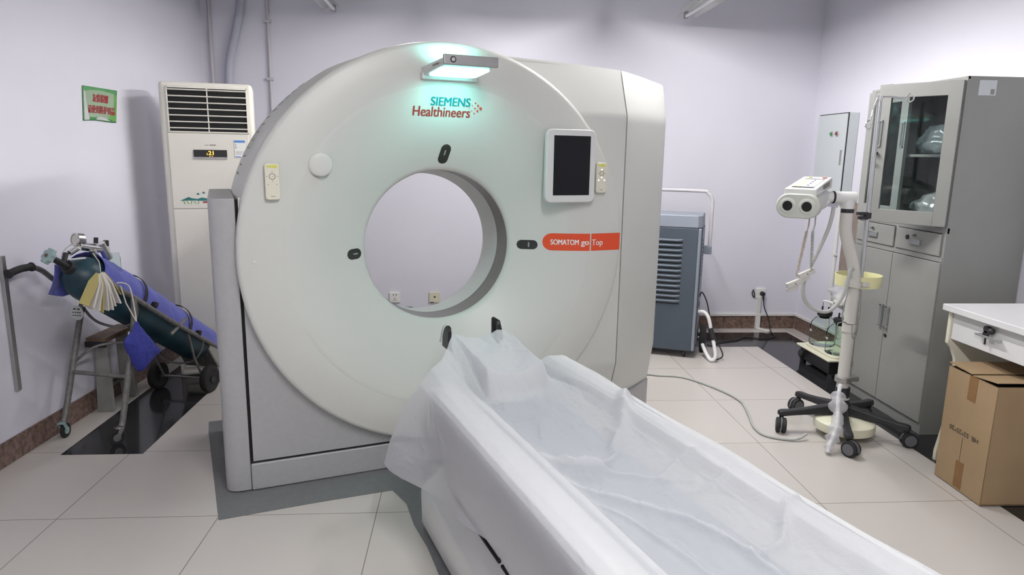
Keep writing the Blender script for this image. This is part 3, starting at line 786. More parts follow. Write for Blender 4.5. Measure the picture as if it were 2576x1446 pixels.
# pipes and marks on the back wall, left
def pipe(name, pts, r, m, label, n=10, sm=0):
    return tag(build(name, MB().tube(pts, r, n=n, smooth=sm), m), label, name.replace('_', ' '))
pipe('wall_conduit', [(-1.925, 5.585, .12), (-1.922, 5.585, 3.19)], .012, 'pipe', 'thin vertical conduit in the back left corner above the air conditioner')
mb = MB().tube([(-1.493, 5.587, .12), (-1.490, 5.587, 3.19)], .011, n=10)
for z in (2.40, 1.98, 1.5): mb.bb((-1.518, 5.572, z), (-1.468, 5.5995, z+.02))
tag(build('wall_conduit', mb, 'pipe'), 'thin painted conduit with clips on the back wall between air conditioner and scanner top', 'wall conduit')
mb = MB().tube([(-1.80, 5.565, 1.75), (-1.795, 5.565, 2.0), (-1.775, 5.565, 2.15), (-1.72, 5.565, 2.35), (-1.675, 5.565, 2.6), (-1.66, 5.565, 3.19)], .030, n=14, smooth=6)
tag(build('coolant_hose', mb, 'greycord'), 'curved lavender-grey wrapped hose rising behind the air conditioner', 'hose')
# left wall vertical rail near the frame edge
tag(build('wall_trunking', MB().bb((lwx(3.22)+.0005, 3.208, .320), (lwx(3.22)+.018, 3.236, .96)), 'steel', bevel=.002), 'slim grey vertical trunking on the left wall at the frame edge', 'cable trunking')

# ------------------------------------------------------------------ sign on the left wall
wa = math.atan2(1, .05)
sg = root('wall_sign', 'small green paper notice with red Chinese lettering on the left wall', 'sign', (lwx(3.98)+.002, 3.98, 1.593))
def sq(a, b, e=0):   # a along y 0..1, b up 0..1 of the slightly skewed sheet
    y = (-.015+.007*0)*(1-b)+(.007)*b+a*(.322*(1-b)+.340*b); z = b*(.187*(1-a)+.182*a)+(0*(1-a)+.006*a)+.004*math.sin(5*a)*(1-b)
    return (.05*y+.003+e, y, z)
build('notice_sheet', MB().grid(lambda s, t: sq(s, t), 12, 10), 'greenp', sg, smooth=180, solid=.001)
bb_ = M['greenp']
mb = MB(); mb.grid(lambda s, t: sq(.05+.86*s, .10+.76*t+.06*math.sin(PI*s)*(t > .5), .0012), 14, 8)
M['palegreen'] = mat('pale_green_paper', (.30, .40, .28), .7, var=.12, vscale=12)
M['brightgreen'] = mat('bright_green_print', (.14, .36, .09), .6, var=.15, vscale=20)
M['whitepaper'] = mat('white_film', (.52, .55, .53), .5, var=.08, vscale=20)
build('pale_field', mb, 'palegreen', sg, smooth=180)
build('curl', MB().add([sq(.02, .90, .0016), sq(.02, .02, .0016), sq(.17, .02, .0016), sq(.13, .25, .0016), sq(.09, .50, .0016), sq(.06, .80, .0016)], [(0, 1, 2, 3, 4, 5)]), 'whitepaper', sg)
build('bright_edge', MB().add([sq(.99, .02, .0015), sq(.99, .86, .0015), sq(.90, .80, .0015), sq(.93, .5, .0015), sq(.90, .25, .0015), sq(.72, .16, .0015), sq(.86, .06, .0015)], [(0, 1, 2, 3, 4, 5, 6)]), 'brightgreen', sg)
build('white_curve', MB().add([sq(.36, .03, .0016), sq(.80, .03, .0016), sq(.68, .10, .0016), sq(.52, .13, .0016), sq(.40, .10, .0016)], [(0, 1, 2, 3, 4)]), 'whitepaper', sg)
textmesh('lettering', '友情提醒', .04, 'redp', sg, lambda x, y, e: sq(x, y, .0022+e), fit=(.26, .72, .56, .80), bold=.006)
textmesh('lettering', '请使用防护用品', .04, 'redp', sg, lambda x, y, e: sq(x, y, .0022+e), fit=(.12, .93, .22, .46), bold=.005)

# ------------------------------------------------------------------ air conditioner (floor standing)
ac = root('air_conditioner', 'tall ivory floor-standing air conditioner in the back left corner', 'air conditioner', (-1.575, 4.44, 0), math.radians(15))
acw = .265
build('casing', MB().bb((-acw, 0, .0), (acw, .30, 1.85)), 'ac', ac, bevel=.025, segs=4)
build('front_panel', MB().bb((-acw+.035, -.008, 1.086), (acw-.035, .02, 1.545)).bb((-acw+.035, -.008, .06), (acw-.035, .02, 1.080)), 'ac', ac, bevel=.004)
build('grille_recess', MB().bb((-.215, -.003, 1.557), (.225, .03, 1.815)), 'gap', ac)
grl = build('grille_frame', MB().bb((-.222, -.009, 1.812), (.232, .0, 1.820)).bb((-.222, -.009, 1.549), (.232, 0, 1.557)).bb((-.222, -.009, 1.549), (-.215, 0, 1.82)).bb((.225, -.009, 1.549), (.232, 0, 1.82)).bb((.0, -.007, 1.557), (.007, .0, 1.815)), 'ac', ac)
for k in range(7):
    z = 1.575+k*.0378
    build('louvre', MB().box((.005, -.004, z), (.44, .014, .0065), Matrix.Rotation(-.35, 3, 'X')), 'ac', ac, bevel=.002)
dsp = build('display', MB().bb((-.093, -.0135, 1.403), (.098, -.008, 1.447)), 'black', ac, bevel=.002)
build('display_trim', MB().bb((-.093, -.0145, 1.392), (.098, -.008, 1.403)), 'steel', ac)
textmesh('digits', '21', .03, 'amber', ac, lambda x, z, e: (x, -.0138-e, z), fit=(-.008, .020, 1.416, 1.440), bold=.0007)
build('status_lights', MB().bb((-.019, -.0146, 1.416), (-.013, -.0138, 1.419)).bb((-.019, -.0146, 1.424), (-.013, -.0138, 1.427)).bb((-.004, -.0146, 1.407), (.002, -.0138, 1.4095)).bb((.009, -.0146, 1.407), (.015, -.0138, 1.4095)), 'amber', ac)
el = build('energy_label', MB().bb((0.1430, -.0105, 1.403), (0.2070, -.008, 1.510)), 'whitetxt', ac)
build('label_header', MB().bb((0.1440, -.0112, 1.494), (0.2060, -.0104, 1.508)).bb((0.1460, -.0112, 1.405), (0.1780, -.0104, 1.410)), 'blueprint', el)
build('label_print', MB().bb((0.1490, -.0112, 1.474), (0.1530, -.0104, 1.484)).bb((0.1490, -.0112, 1.460), (0.1550, -.0104, 1.468)).bb((0.1490, -.0112, 1.438), (0.1980, -.0104, 1.4395)).bb((0.1490, -.0112, 1.430), (0.1880, -.0104, 1.4315)).bb((0.1490, -.0112, 1.422), (0.1830, -.0104, 1.4235)), 'greytxt', el)
build('maker_plate', MB().bb((-.028, -.0088, 1.474), (-.006, -.008, 1.477)).bb((.0, -.0088, 1.473), (.036, -.008, 1.479)), 'greytxt', ac)
# decorative landscape decal
hill = [(-.19, 1.135), (-.165, 1.146), (-.14, 1.158), (-.12, 1.150), (-.09, 1.146), (-.065, 1.154), (-.04, 1.150), (-.01, 1.142), (.03, 1.138), (.03, 1.132), (-.05, 1.134), (-.12, 1.136)]
mb = MB().prism(hill, lambda a, b: (a, -.0082, b), lambda a, b: (a, -.0088, b))
dc = build('landscape_decal', mb, 'tealp', ac)
for (a, b) in ((-.085, 1.176), (-.052, 1.184)):
    star = [((.012 if k % 2 else .005)*math.cos(k*PI/5)+a, (.009 if k % 2 else .004)*math.sin(k*PI/5)+b) for k in range(10)]
    build('tree_crown', MB().prism(star, lambda p, q: (p, -.0082, q), lambda p, q: (p, -.0088, q)), 'tealp', dc)
for a in (-.165, -.145, -.125, -.105, -.085):
    build('green_stroke', MB().box((a, -.0086, 1.124), (.004, .0006, .022), Matrix.Rotation(random.uniform(-.9, .9), 3, 'Y')), 'brightgreen', dc)
build('red_print', MB().bb((-.06, -.009, 1.121), (-.02, -.0082, 1.130)), 'redp', dc)

# ------------------------------------------------------------------ helpers for castors
def castor(parent, x, y, zt, r, m1='steel', m2='rubber', name='castor', rz=0.0, twin=False):
    R = Matrix.Rotation(rz, 3, 'Z'); c = Vector((x, y, 0)); off = R @ Vector((0, r*.45, 0))
    p = c+off+Vector((0, 0, r)); ax = R @ Vector((1, 0, 0))
    w = r*.42
    if twin:
        o = build(name, MB().cyl(p-ax*w*1.5, p-ax*w*.25, r, n=26).cyl(p+ax*w*.25, p+ax*w*1.5, r, n=26).cyl((x, y, r*1.0), (x, y, zt), r*.28, n=12), m2, parent, bevel=r*.12, segs=2)
        build('wheel_disc', MB().cyl(p-ax*w*1.62, p-ax*w*1.5, r*.72, n=24).cyl(p+ax*w*1.5, p+ax*w*1.62, r*.72, n=24), 'castorgrey', o)
        hd = MB()
        pts = []
        for i in range(12):
            a = math.radians(-10+190*i/11); pts.append((r*1.12*math.cos(a), r*1.12*math.sin(a)))
        hd.prism(pts+[(-r*.3, 0), (r*.3, 0)], lambda a, b: p-ax*w*.22+R @ Vector((0, a, 0))+Vector((0, 0, b)), lambda a, b: p+ax*w*.22+R @ Vector((0, a, 0))+Vector((0, 0, b)))
        build('fork', hd, 'castorgrey', o)
    else:
        o = build(name, MB().cyl(p-ax*w*.5, p+ax*w*.5, r, n=26), m2, parent, bevel=r*.12, segs=2)
        build('hub', MB().cyl(p-ax*w*.62, p+ax*w*.62, r*.5, n=16), m1, o)
        f = MB()
        for s_ in (-1, 1):
            q = ax*w*.8*s_
            f.prism([(-r*.45, r*1.15), (r*.15, r*1.15), (off.length+r*.2, 0), (off.length-r*.2, -r*.15)], lambda a, b, q=q: c+q-ax*.0015+R @ Vector((0, a, 0))+Vector((0, 0, r+b)), lambda a, b, q=q: c+q+ax*.0015+R @ Vector((0, a, 0))+Vector((0, 0, r+b)))
        f.box(c+Vector((0, 0, 2.15*r+.002)), (w*1.9, r*1.0, .004), R); f.cyl(c+Vector((0, 0, 2.1*r)), c+Vector((0, 0, zt)), r*.35, n=12)
        build('fork', f, m1, o)
    return o
M['castorgrey'] = mat('grey_castor_disc', (.13, .13, .14), .5, var=.08)

# ------------------------------------------------------------------ gas cylinder trolley (left)
TA = -math.atan2(.21, .978)
tr_ = root('cylinder_trolley', 'worn grey tubular trolley on castors carrying the tilted gas cylinder', 'trolley', (-1.87, 3.36, 0), TA)
def rail(s): return [(s, -.155, .892), (s, -.09, .893), (s, -.02, .872), (s, .06, .805), (s, .18, .715), (s, .50, .495), (s, .86, .262)]
for s in (-.155, .165):
    pts = rail(s) if s < 0 else [(s, -.03, .846), (s, .06, .79), (s, .18, .712), (s, .50, .495), (s, .86, .268)]
    build('side_rail', MB().tube(pts, .013, n=12, smooth=5), 'oldpaint', tr_)
gp = build('grip', MB().tube([(-.155, -.20, .880), (-.155, -.13, .893), (-.155, -.065, .893)], lambda t: .017+(.005 if t < .12 or t > .9 else 0), n=14, smooth=8), 'rubber', tr_)
for s, yt, zt in ((-.155, .22, .665), (.165, .19, .70)):
    build('leg', MB().tube([(s, .012, .085), (s, .03, .12), (s, .10, .32), (s, yt, zt)] if s < 0 else [(s, .012, .085), (s, .03, .12), (s, .09, .31), (s, .165, .56), (s, .185, .705)], .015, n=12, smooth=4), 'oldpaint', tr_)
build('cross_bar', MB().cyl((-.155, .10, .322), (.165, .095, .318), .011, n=12), 'oldpaint', tr_)
build('cross_bar', MB().tube([(-.155, .11, .36), (-.12, .22, .42), (-.02, .30, .43), (.165, .30, .43)], .007, n=8, smooth=5), 'oldpaint', tr_)
castor(tr_, -.155, .005, .09, .038, 'paleaqua', rz=.2)
castor(tr_, .165, .0, .09, .038, 'steel', rz=2.6)
for s in (-.17, .17):
    o = build('wheel', MB().lathe([(.02, -.018), (.055, -.018), (.062, -.022), (.078, -.018), (.082, -.008), (.082, .008), (.078, .018), (.062, .022), (.055, .018), (.02, .018), (.02, -.018)], c=(s, .775, .083), ax='X', n=36), 'rubber', tr_)
    build('hub', MB().cyl((s-.026, .775, .083), (s+.026, .775, .083), .022, n=16), 'black', o)
build('axle', MB().cyl((-.17, .775, .083), (.17, .775, .083), .008, n=10), 'steel', tr_)
for s in (-.13, .13):
    build('brace', MB().tube([(s, .775, .083), (s, .70, .23), (s*1.2, .62, .405)], .007, n=8), 'oldpaint', tr_)
build('brace', MB().tube([(.165, .455, .445), (.165, .60, .50)], .009, n=8), 'oldpaint', tr_)
build('foot_plate', MB().box((0, .93, .16), (.22, .012, .16), Matrix.Rotation(.6, 3, 'X')), 'oldpaint', tr_)
build('saddle', MB().tube([(.165, .20, .70), (.15, .22, .62), (.10, .24, .555), (0, .25, .53), (-.10, .24, .555), (-.145, .22, .62), (-.155, .20, .70)], .007, n=8, smooth=5), 'oldpaint', tr_)
build('saddle', MB().tube([(.165, .75, .335), (.15, .74, .27), (.10, .735, .205), (0, .73, .185), (-.10, .735, .205), (-.145, .74, .27), (-.155, .75, .335)], .006, n=8, smooth=5), 'oldpaint', tr_)
# the cylinder
cyl = root('gas_cylinder', 'dark teal gas cylinder lying tilted on the trolley with a chrome regulator', 'gas cylinder', (-1.87, 3.36, 0), TA)
AX = Vector((0, .83, -.558)).normalized(); UP = Vector((0, .558, .83)).normalized(); SX = Vector((1, 0, 0)); A0 = Vector((0, .01, .865))
def cp_(t, ang, r): return A0+AX*t+(SX*math.cos(ang)+UP*math.sin(ang))*r
RC = .108
prof = [(.018, -.035), (.030, -.03), (.055, -.012), (.085, .015), (.102, .05), (RC, .10), (RC, 1.06), (.103, 1.09), (.09, 1.10), (.0, 1.10)]
mb = MB().grid(lambda s, t: cp_(prof[round(t*9)][1], 2*PI*s, prof[round(t*9)][0]), 40, 10, closeu=True)
build('vessel', mb, 'teal_cyl', cyl, smooth=60)
build('valve', MB().cyl(cp_(-.03, 0, 0), cp_(-.158, 0, 0), .019, .013, n=14).cyl(cp_(-.075, 0, 0), cp_(-.075, PI*.55, .06), .012, n=12), 'blackmetal', cyl, bevel=.002)
build('collar', MB().cyl(cp_(-.012, 0, 0), cp_(-.055, 0, 0), .034, .030, n=24), 'blackmetal', cyl, bevel=.003)
hw = MB()
pts = []
for i in range(48):
    a = 2*PI*i/48; pts.append(((.036+.004*math.cos(a*8))*math.cos(a), (.036+.004*math.cos(a*8))*math.sin(a)))
Pn = cp_(-.155, 0, 0)
hdir = (AX*-1+Vector((-.25, 0, 0))).normalized(); h1 = hdir.orthogonal().normalized(); h2 = hdir.cross(h1)
hw.prism(pts, lambda a, b: Pn+h1*a+h2*b, lambda a, b: Pn+h1*a+h2*b+hdir*.022)
build('hand_wheel', hw, 'paleaqua', cyl, bevel=.003)
build('wheel_nut', MB().cyl(Pn+hdir*.022, Pn+hdir*.028, .008, n=10), 'wood', cyl)
P0 = Vector((.01, .02, .995)); P1 = Vector((.03, .17, .955))
reg = build('regulator', MB().cyl((.0, -.01, .955), (.01, .06, .985), .014, n=14).cyl((.01, .04, .985), (.03, .20, .945), .020, n=20).cyl((.012, .075, .98), (.015, .07, 1.02), .012, n=14), 'chrome', cyl, bevel=.002)
gd = Vector((-.25, -.8, .15)).normalized(); g0 = Vector((.0, .055, 1.012))
build('pressure_gauge', MB().lathe([(0, -.020), (.030, -.020), (.034, -.016), (.034, .016), (.030, .020), (.027, .020), (.027, .014), (0, .014)], c=g0, ax='Z', R=gd.to_track_quat('Z', 'Y').to_matrix(), n=30), 'chrome', cyl)
build('gauge_face', MB().cyl(g0+gd*.0142, g0+gd*.0155, .026, n=24), 'paper', cyl)
build('flow_tube', MB().cyl((.03, .10, .96), (.035, .13, .90), .016, n=18).cyl((.03, .16, .985), (.035, .20, .90), .022, n=18), 'chrome', cyl, bevel=.002)
build('knob', MB().cyl((.03, .13, .985), (.03, .135, 1.015), .010, n=14).cyl((.04, .185, .965), (.04, .187, .995), .013, n=14), 'black', cyl, bevel=.002)
build('humidifier_bottle', MB().lathe([(.0, 0), (.022, 0), (.025, .008), (.025, .07), (.020, .085), (.020, .095), (0, .095)], c=(.07, .20, .835), ax='Z', n=24), 'jar', cyl, smooth=50)
build('oxygen_tube', MB().tube([(.03, .03, .97), (-.03, .04, .99), (-.05, .0, .95), (.0, -.03, .93), (.06, .02, .93)], .004, n=8, smooth=6), 'whitehose', cyl)
# blue cloth over the cylinder
def clothfn(s, t):
    T = .045+1.10*t; ang = math.radians(-6+192*s)
    r = RC+.012+.010*abs(fbm(T*6, s*4, 1.0))+.012*math.exp(-((s-.55)/.25)**2)*(.4+.6*math.sin(T*4))**2
    if s < .06: r += .002
    return cp_(T, ang, r)
cl = build('blue_cloth', MB().grid(clothfn, 48, 60), 'blue', None, smooth=180, solid=.003, loc=(-1.87, 3.36, 0), rot=(0, 0, TA))
tag(cl, 'blue drape cloth strapped along the top of the tilted gas cylinder', 'cloth')
def flapfn(s, t):
    a = Vector((-.075+.0*s, -.02+.13*s, .90-.05*s)); b = Vector((-.115, -.035+.12*s, .735-.010*s+.03*abs(s-.7)))
    p = a.lerp(b, t); p.x += .012*math.sin(5*s+3*t)
    return p
fl_ = build('cloth_flap', MB().grid(flapfn, 14, 14), 'blue', cl, smooth=180, solid=.003, label='dark blue hanging corner')
for T in (.36, .80):
    mb = MB(); pts = [cp_(T, math.radians(a), RC+.030+.004*math.sin(math.radians(a))) for a in range(-10, 180, 8)]
    mb2 = MB(); vs = []; fs = []
    for p in pts: vs += [p-AX*.010, p+AX*.010]
    for i in range(len(pts)-1): fs.append((2*i, 2*i+1, 2*i+3, 2*i+2))
    mb2.add(vs, fs); st = build('strap', mb2, 'darkband', tr_, smooth=180, solid=.003)
    q = A0+AX*T; zz = .712-(q.y-.18)*.68+.02
    build('buckle', MB().box((.166, q.y+.03, zz-.008), (.032, .022, .030), Matrix.Rotation(-.6, 3, 'X')), 'black', tr_, bevel=.005)
# hanging log books
bk = root('log_book', 'yellow-covered log book with fanned white pages hanging from the gas cylinder', 'book', (-1.87, 3.36, 0), TA)
top = Vector((.185, -.045, .905))
angs_ = [(-44, 'paper2', .165), (-37, 'paper', .16), (-31, 'paper', .165), (-25, 'paper', .17), (-19, 'paper2', .175), (-13, 'paper', .17), (-8, 'paper', .17), (-3, 'paper', .17), (2, 'paper', .17), (8, 'paper', .165), (13, 'paper', .16), (20, 'paper2', .155), (27, 'paper2', .14)]
for i, (dg, mm, ln) in enumerate(angs_):
    a = math.radians(dg+6); d = Vector((.06*math.sin(i*2.1), math.sin(a), -math.cos(a))).normalized()
    side = Vector((-.9, .25+.15*math.sin(i*1.7), .1)).normalized()
    p0 = top+d*.035
    w0, w1 = .008, .034
    nrm = d.cross(side).normalized()
    t_ = .0035 if mm == 'paper' else .0015
    a_, b_ = p0-side*w0, p0+side*w0; c_, d2 = p0+d*ln+side*w1, p0+d*ln-side*w1
    m1, m2 = p0+d*ln*.30-side*w1*.95, p0+d*ln*.30+side*w1*.95
    vs = [a_, m1, d2, c_, m2, b_]; vs = [v+nrm*t_ for v in vs]+[v-nrm*t_ for v in vs]
    build('cover' if mm == 'paper2' else 'pages', MB().add(vs, [(0, 1, 2, 3, 4, 5), (11, 10, 9, 8, 7, 6)]+[(k, (k+1) % 6, 6+(k+1) % 6, 6+k) for k in range(6)]), mm, bk, smooth=20)
build('string', MB().tube([top+Vector((-.08, .06, .05)), top+Vector((-.02, .02, .02)), top, top+Vector((0, .0, -.04))], .002, n=6), 'paper', bk)
# tag
tg = root('paper_tag', 'small round pale tag with dark print hanging on a thread against the left wall', 'tag', (-1.925, 3.455, .64), TA)
build('disc', MB().cyl((0, 0, 0), (0, .002, 0), .037, n=28), 'whitepaper', tg)
mb = MB()
for r_, n_, h_ in ((.016, 2, .007), (.0, 4, .004), (-.015, 4, .004)):
    for k in range(n_): mb.bb(((k-(n_-1)/2)*(.05/n_)-.006 if n_ > 2 else (k-.5)*.022-.007, -.001, r_), ((k-(n_-1)/2)*(.05/n_)+.003 if n_ > 2 else (k-.5)*.022+.007, .0, r_+h_))
build('print', mb, 'blacktxt', tg)
build('thread', MB().tube([(0, .001, .037), (.0, .0, .12)], .0012, n=5), 'paper', tg)
# blue bag
bg = root('drawstring_bag', 'small blue drawstring bag hanging on white strings from the trolley rail', 'bag', (-1.87, 3.36, 0), TA)
outl = [(.118, .600), (.06, .545), (.028, .520), (.045, .46), (.075, .40), (.10, .352), (.125, .338), (.165, .350), (.21, .368), (.285, .402), (.245, .45), (.19, .52), (.15, .57), (.132, .600)]
cx_, cz_ = .14, .45
def bagfn(s, t):
    k = s*len(outl); i = int(k) % len(outl); j = (i+1) % len(outl); f = k-int(k)
    y = outl[i][0]*(1-f)+outl[j][0]*f; z = outl[i][1]*(1-f)+outl[j][1]*f
    th = PI*t; q = math.sin(th)**.7
    yy = cx_+(y-cx_)*q; zz = cz_+(z-cz_)*q
    x = .215+.028*math.cos(th)*min(1, (.62-zz)/.12)+.006*fbm(yy*30, zz*12, 2)
    return (x, yy, zz)
bagmesh = MB().grid(bagfn, 56, 17, closeu=True); build('pouch', bagmesh, 'bluebag', bg, smooth=60)
build('drawstring', MB().tube([(.215, .125, .60), (.195, .09, .70), (.19, .07, .79)], .003, n=6).tube([(.215, .125, .60), (.20, .135, .70), (.19, .13, .775), (.175, .10, .80), (.16, .08, .80)], .003, n=6, smooth=4), 'paper', bg)

# stool against the left wall
stl = root('step_stool', 'low stool with a worn wooden seat behind the trolley legs by the left wall', 'stool', (-1.985, 3.90, 0), -.05)
build('seat', MB().bb((-.065, -.16, .405), (.045, .16, .432)), 'wood', stl, bevel=.004)
build('seat_edge', MB().bb((-.068, -.165, .380), (.048, -.158, .412)), 'blackmetal', stl, bevel=.002)
M['palepaint'] = mat('pale_grey_paint', (.30, .30, .28), .6, var=.2, vscale=12)
for (y0, y1, dx) in ((-.13, -.10, .0), (.12, .10, 0)):
    build('leg', MB().prism([(-.05, .0), (.04, .0), (.02, .405), (-.045, .405)], lambda a, b, y0=y0, y1=y1: (a, (y0 if b < .1 else y1)-.012, b), lambda a, b, y0=y0, y1=y1: (a, (y0 if b < .1 else y1)+.012, b)), 'palepaint', stl, bevel=.003)
build('stretcher', MB().cyl((-.02, -.12, .12), (-.02, .12, .12), .008, n=8), 'oldpaint', stl)

# ------------------------------------------------------------------ dehumidifier
dh = root('dehumidifier', 'blue-grey louvred dehumidifier on wheels behind the right of the scanner', 'dehumidifier', (1.679, 4.700, 0), math.radians(-22))
# local: x from -.5 to 0, y 0 (front) .. .36
body = [(-.50, .03), (-.47, 0), (-.03, 0), (0, .03), (0, .36), (-.50, .36)]
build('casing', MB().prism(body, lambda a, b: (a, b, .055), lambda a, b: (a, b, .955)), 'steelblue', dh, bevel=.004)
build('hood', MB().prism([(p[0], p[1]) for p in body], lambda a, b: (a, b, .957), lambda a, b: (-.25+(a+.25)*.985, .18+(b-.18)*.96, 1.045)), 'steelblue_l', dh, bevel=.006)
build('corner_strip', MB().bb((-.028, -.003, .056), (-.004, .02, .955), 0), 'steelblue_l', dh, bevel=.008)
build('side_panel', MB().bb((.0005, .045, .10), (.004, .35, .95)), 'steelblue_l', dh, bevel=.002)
for k in range(13):
    z = .405+k*.037
    o = build('louvre', MB().grid(lambda s, t, z=z: (-.40+.27*s, -.001-.013*math.sin(PI*min(1, t*1.0))*(1 if t < .99 else 0)*min(1, 12*s, 12*(1-s)), z+.026*t), 20, 8), 'steelblue', dh, smooth=60)
mb = MB()
for k in range(13): mb.bb((-.40, -.0015, .400+k*.037), (-.13, .002, .409+k*.037))
build('louvre_gaps', mb, 'gap', dh)
mb = MB()
for k in range(10): mb.bb((.003, .12, .60+k*.028), (.0052, .19, .612+k*.028))
build('side_slots', mb, 'gap', dh)
build('switch', MB().bb((.003, .10, .37), (.007, .125, .41)), 'black', dh)
build('handle', MB().tube([(.045, .30, .76), (.045, .30, 1.08), (.04, .30, 1.15), (.01, .30, 1.19), (-.04, .30, 1.205), (-.44, .30, 1.205), (-.50, .30, 1.19), (-.54, .30, 1.15), (-.545, .30, 1.08), (-.545, .30, .76)], .013, n=14, smooth=5), 'pipe', dh)
build('handle_bracket', MB().bb((.0, .27, .74), (.062, .33, .80)).bb((-.562, .27, .74), (-.5, .33, .80)), 'steelblue_l', dh, bevel=.004)
for x in (.045, -.545):
    build('wheel', MB().lathe([(.02, -.02), (.085, -.022), (.10, -.018), (.103, 0), (.10, .018), (.085, .022), (.02, .02), (.02, -.02)], c=(x, .25, .104), ax='X', n=36), 'rubber', dh)
build('axle', MB().cyl((-.545, .25, .104), (.045, .25, .104), .009, n=10), 'steel', dh)
castor(dh, -.07, .03, .06, .025, rz=.4); castor(dh, -.43, .03, .06, .025, rz=.4)
build('drain_hose', MB().tube([(-.0, .06, .345), (.05, .05, .345), (.085, .04, .30), (.11, .03, .20), (.135, .0, .12), (.15, -.03, .04), (.12, -.03, .015), (.08, .03, .05), (.05, .10, .09)], .013, n=12, smooth=7), 'whitehose', dh)
build('hose_clip', MB().cyl((.100, .03, .235), (.128, .015, .155), .019, n=14), 'black', dh)
build('mains_cable', MB().tube([(.004, .14, .44), (.02, .16, .47), (.06, .15, .40), (.10, .10, .26), (.14, .06, .16), (.20, .04, .04), (.15, .0, .008)], .005, n=8, smooth=6), 'rubber', dh)

# ------------------------------------------------------------------ electrical box, board on right wall
eb = root('electrical_box', 'pale metal switch box with two indicator lamps on the right wall', 'electrical box', (2.88, 5.155, 1.15))
build('casing', MB().bb((-.078, -.21, 0), (-.001, .21, .64)), 'wbox', eb, bevel=.005)
build('door', MB().bb((-.092, -.205, .006), (-.080, .205, .634)), 'wbox', eb, bevel=.004)
for y, mm in ((-.020, 'greenlamp'), (-.095, 'redlamp')):
    o = build('indicator_lamp', MB().cyl((-.092, y, .49), (-.101, y, .49), .020, n=18), 'chrome', eb, bevel=.002)
    build('lens', MB().cyl((-.101, y, .49), (-.106, y, .49), .013, n=16), mm, o)
build('latch', MB().bb((-.096, -.185, .26), (-.092, -.160, .37)), 'steel', eb, bevel=.002)
build('seam', MB().bb((-.0802, -.2105, .001), (-.0778, .2105, .6405)), 'gap', eb)
bd = root('wall_board', 'brown-grey panel with a small black knob on the right wall below the switch box', 'wall panel', (2.879, 4.84, .50))
build('panel', MB().bb((-.022, -.11, 0), (0, .13, .64)), 'board', bd, bevel=.003)
build('knob', MB().cyl((-.022, -.03, .375), (-.05, -.03, .375), .005, n=10).cyl((-.05, -.03, .375), (-.062, -.03, .375), .009, n=12), 'black', bd)
tag(build('wall_conduit', MB().tube([(2.868, 5.06, .14), (2.868, 5.06, 1.148)], .014, n=10).bb((2.85, 5.04, .72), (2.8799, 5.08, .735)), 'trunk'), 'pale vertical conduit on the right wall under the switch box', 'wall conduit')

# ------------------------------------------------------------------ suction unit
su = root('suction_unit', 'low black suction unit with cream tray and two glass jars behind the wheeled stand', 'suction machine', (2.44, 4.44, 0))
build('base', MB().bb((.005, -.20, .028), (.32, .20, .118)), 'blackmetal', su, bevel=.006)
build('tray', MB().bb((-.015, -.225, .120), (.34, .225, .134)), 'creamtray', su, bevel=.005, segs=3)
build('tray_rim', MB().prism(rrect(.28, .40, .05, 5, .165, 0), lambda a, b: (a, b, .134), lambda a, b: (a, b, .150)), 'creamtray', su, bevel=.006)
build('knob', MB().cyl((.005, .135, .078), (-.012, .135, .078), .010, n=14).cyl((-.012, .135, .078), (-.030, .135, .078), .028, n=26), 'black', su, bevel=.004)
for (x, y) in ((.03, -.19), (.29, -.19), (.03, .19), (.29, .19)):
    build('foot', MB().cyl((x, y, .0), (x, y, .030), .022, n=18), 'rubber', su)
for (x, y) in ((.115, .115), (.115, -.105)):
    jar = build('jar', MB().lathe([(.0, .0), (.078, .0), (.086, .008), (.086, .14), (.080, .165), (.055, .195), (.040, .205), (.040, .222)], c=(x, y, .151), n=40), 'jar', su, smooth=50)
    build('stopper', MB().cyl((x, y, .362), (x, y, .392), .048, .052, n=30).cyl((x, y, .345), (x, y, .362), .034, n=24), 'rubber', jar, bevel=.003)
    build('tube_nipple', MB().cyl((x-.015, y+.01, .39), (x-.015, y+.01, .43), .006, n=10).cyl((x+.02, y-.01, .39), (x+.02, y-.01, .425), .006, n=10), 'black', jar)
    build('graduation', MB().bb((x-.089, y-.01, .25), (x-.087, y+.02, .262)), 'whitepaper', jar)
build('pump_housing', MB().bb((.20, -.12, .150), (.30, .12, .37)), 'pump', su, bevel=.02, segs=3)
build('suction_tube', MB().tube([(.10, .125, .43), (.09, .10, .47), (.12, .05, .47), (.16, .0, .44), (.22, .0, .40)], .006, n=8, smooth=6).tube([(.135, -.115, .425), (.15, -.13, .47), (.20, -.10, .47), (.23, -.05, .40)], .006, n=8, smooth=6), 'whitehose', su)
def blob(name, c, d, m, parent=None, seed=1, rough=.25, flat=0.2, n=30):
    def fn(s, t):
        th = 2*PI*s; ph = PI*t
        x, y, z = math.sin(ph)*math.cos(th), math.sin(ph)*math.sin(th), math.cos(ph)
        k = 1+rough*fbm(x*1.6+seed, y*1.6, z*1.6, 3)+rough*.35*fbm(x*6, y*6+seed, z*6, 2)
        zz = max(z*k, -flat)
        return (c[0]+x*k*d[0], c[1]+y*k*d[1], c[2]+zz*d[2])
    return build(name, MB().grid(fn, n, n//2+1, closeu=True), m, parent, smooth=180)
b2 = blob('plastic_bundle', (2.60, 4.40, .535), (.085, .13, .075), 'plasticbag', None, 3, .35, .8, 40)
tag(b2, 'crumpled clear plastic bag lying on top of the suction unit', 'plastic bag')
b2.location = (0, 0, -.0)
inb = blob('contents', (2.60, 4.40, .50), (.065, .10, .05), 'clothwhite', None, 5, .3, .9); inb.parent = b2

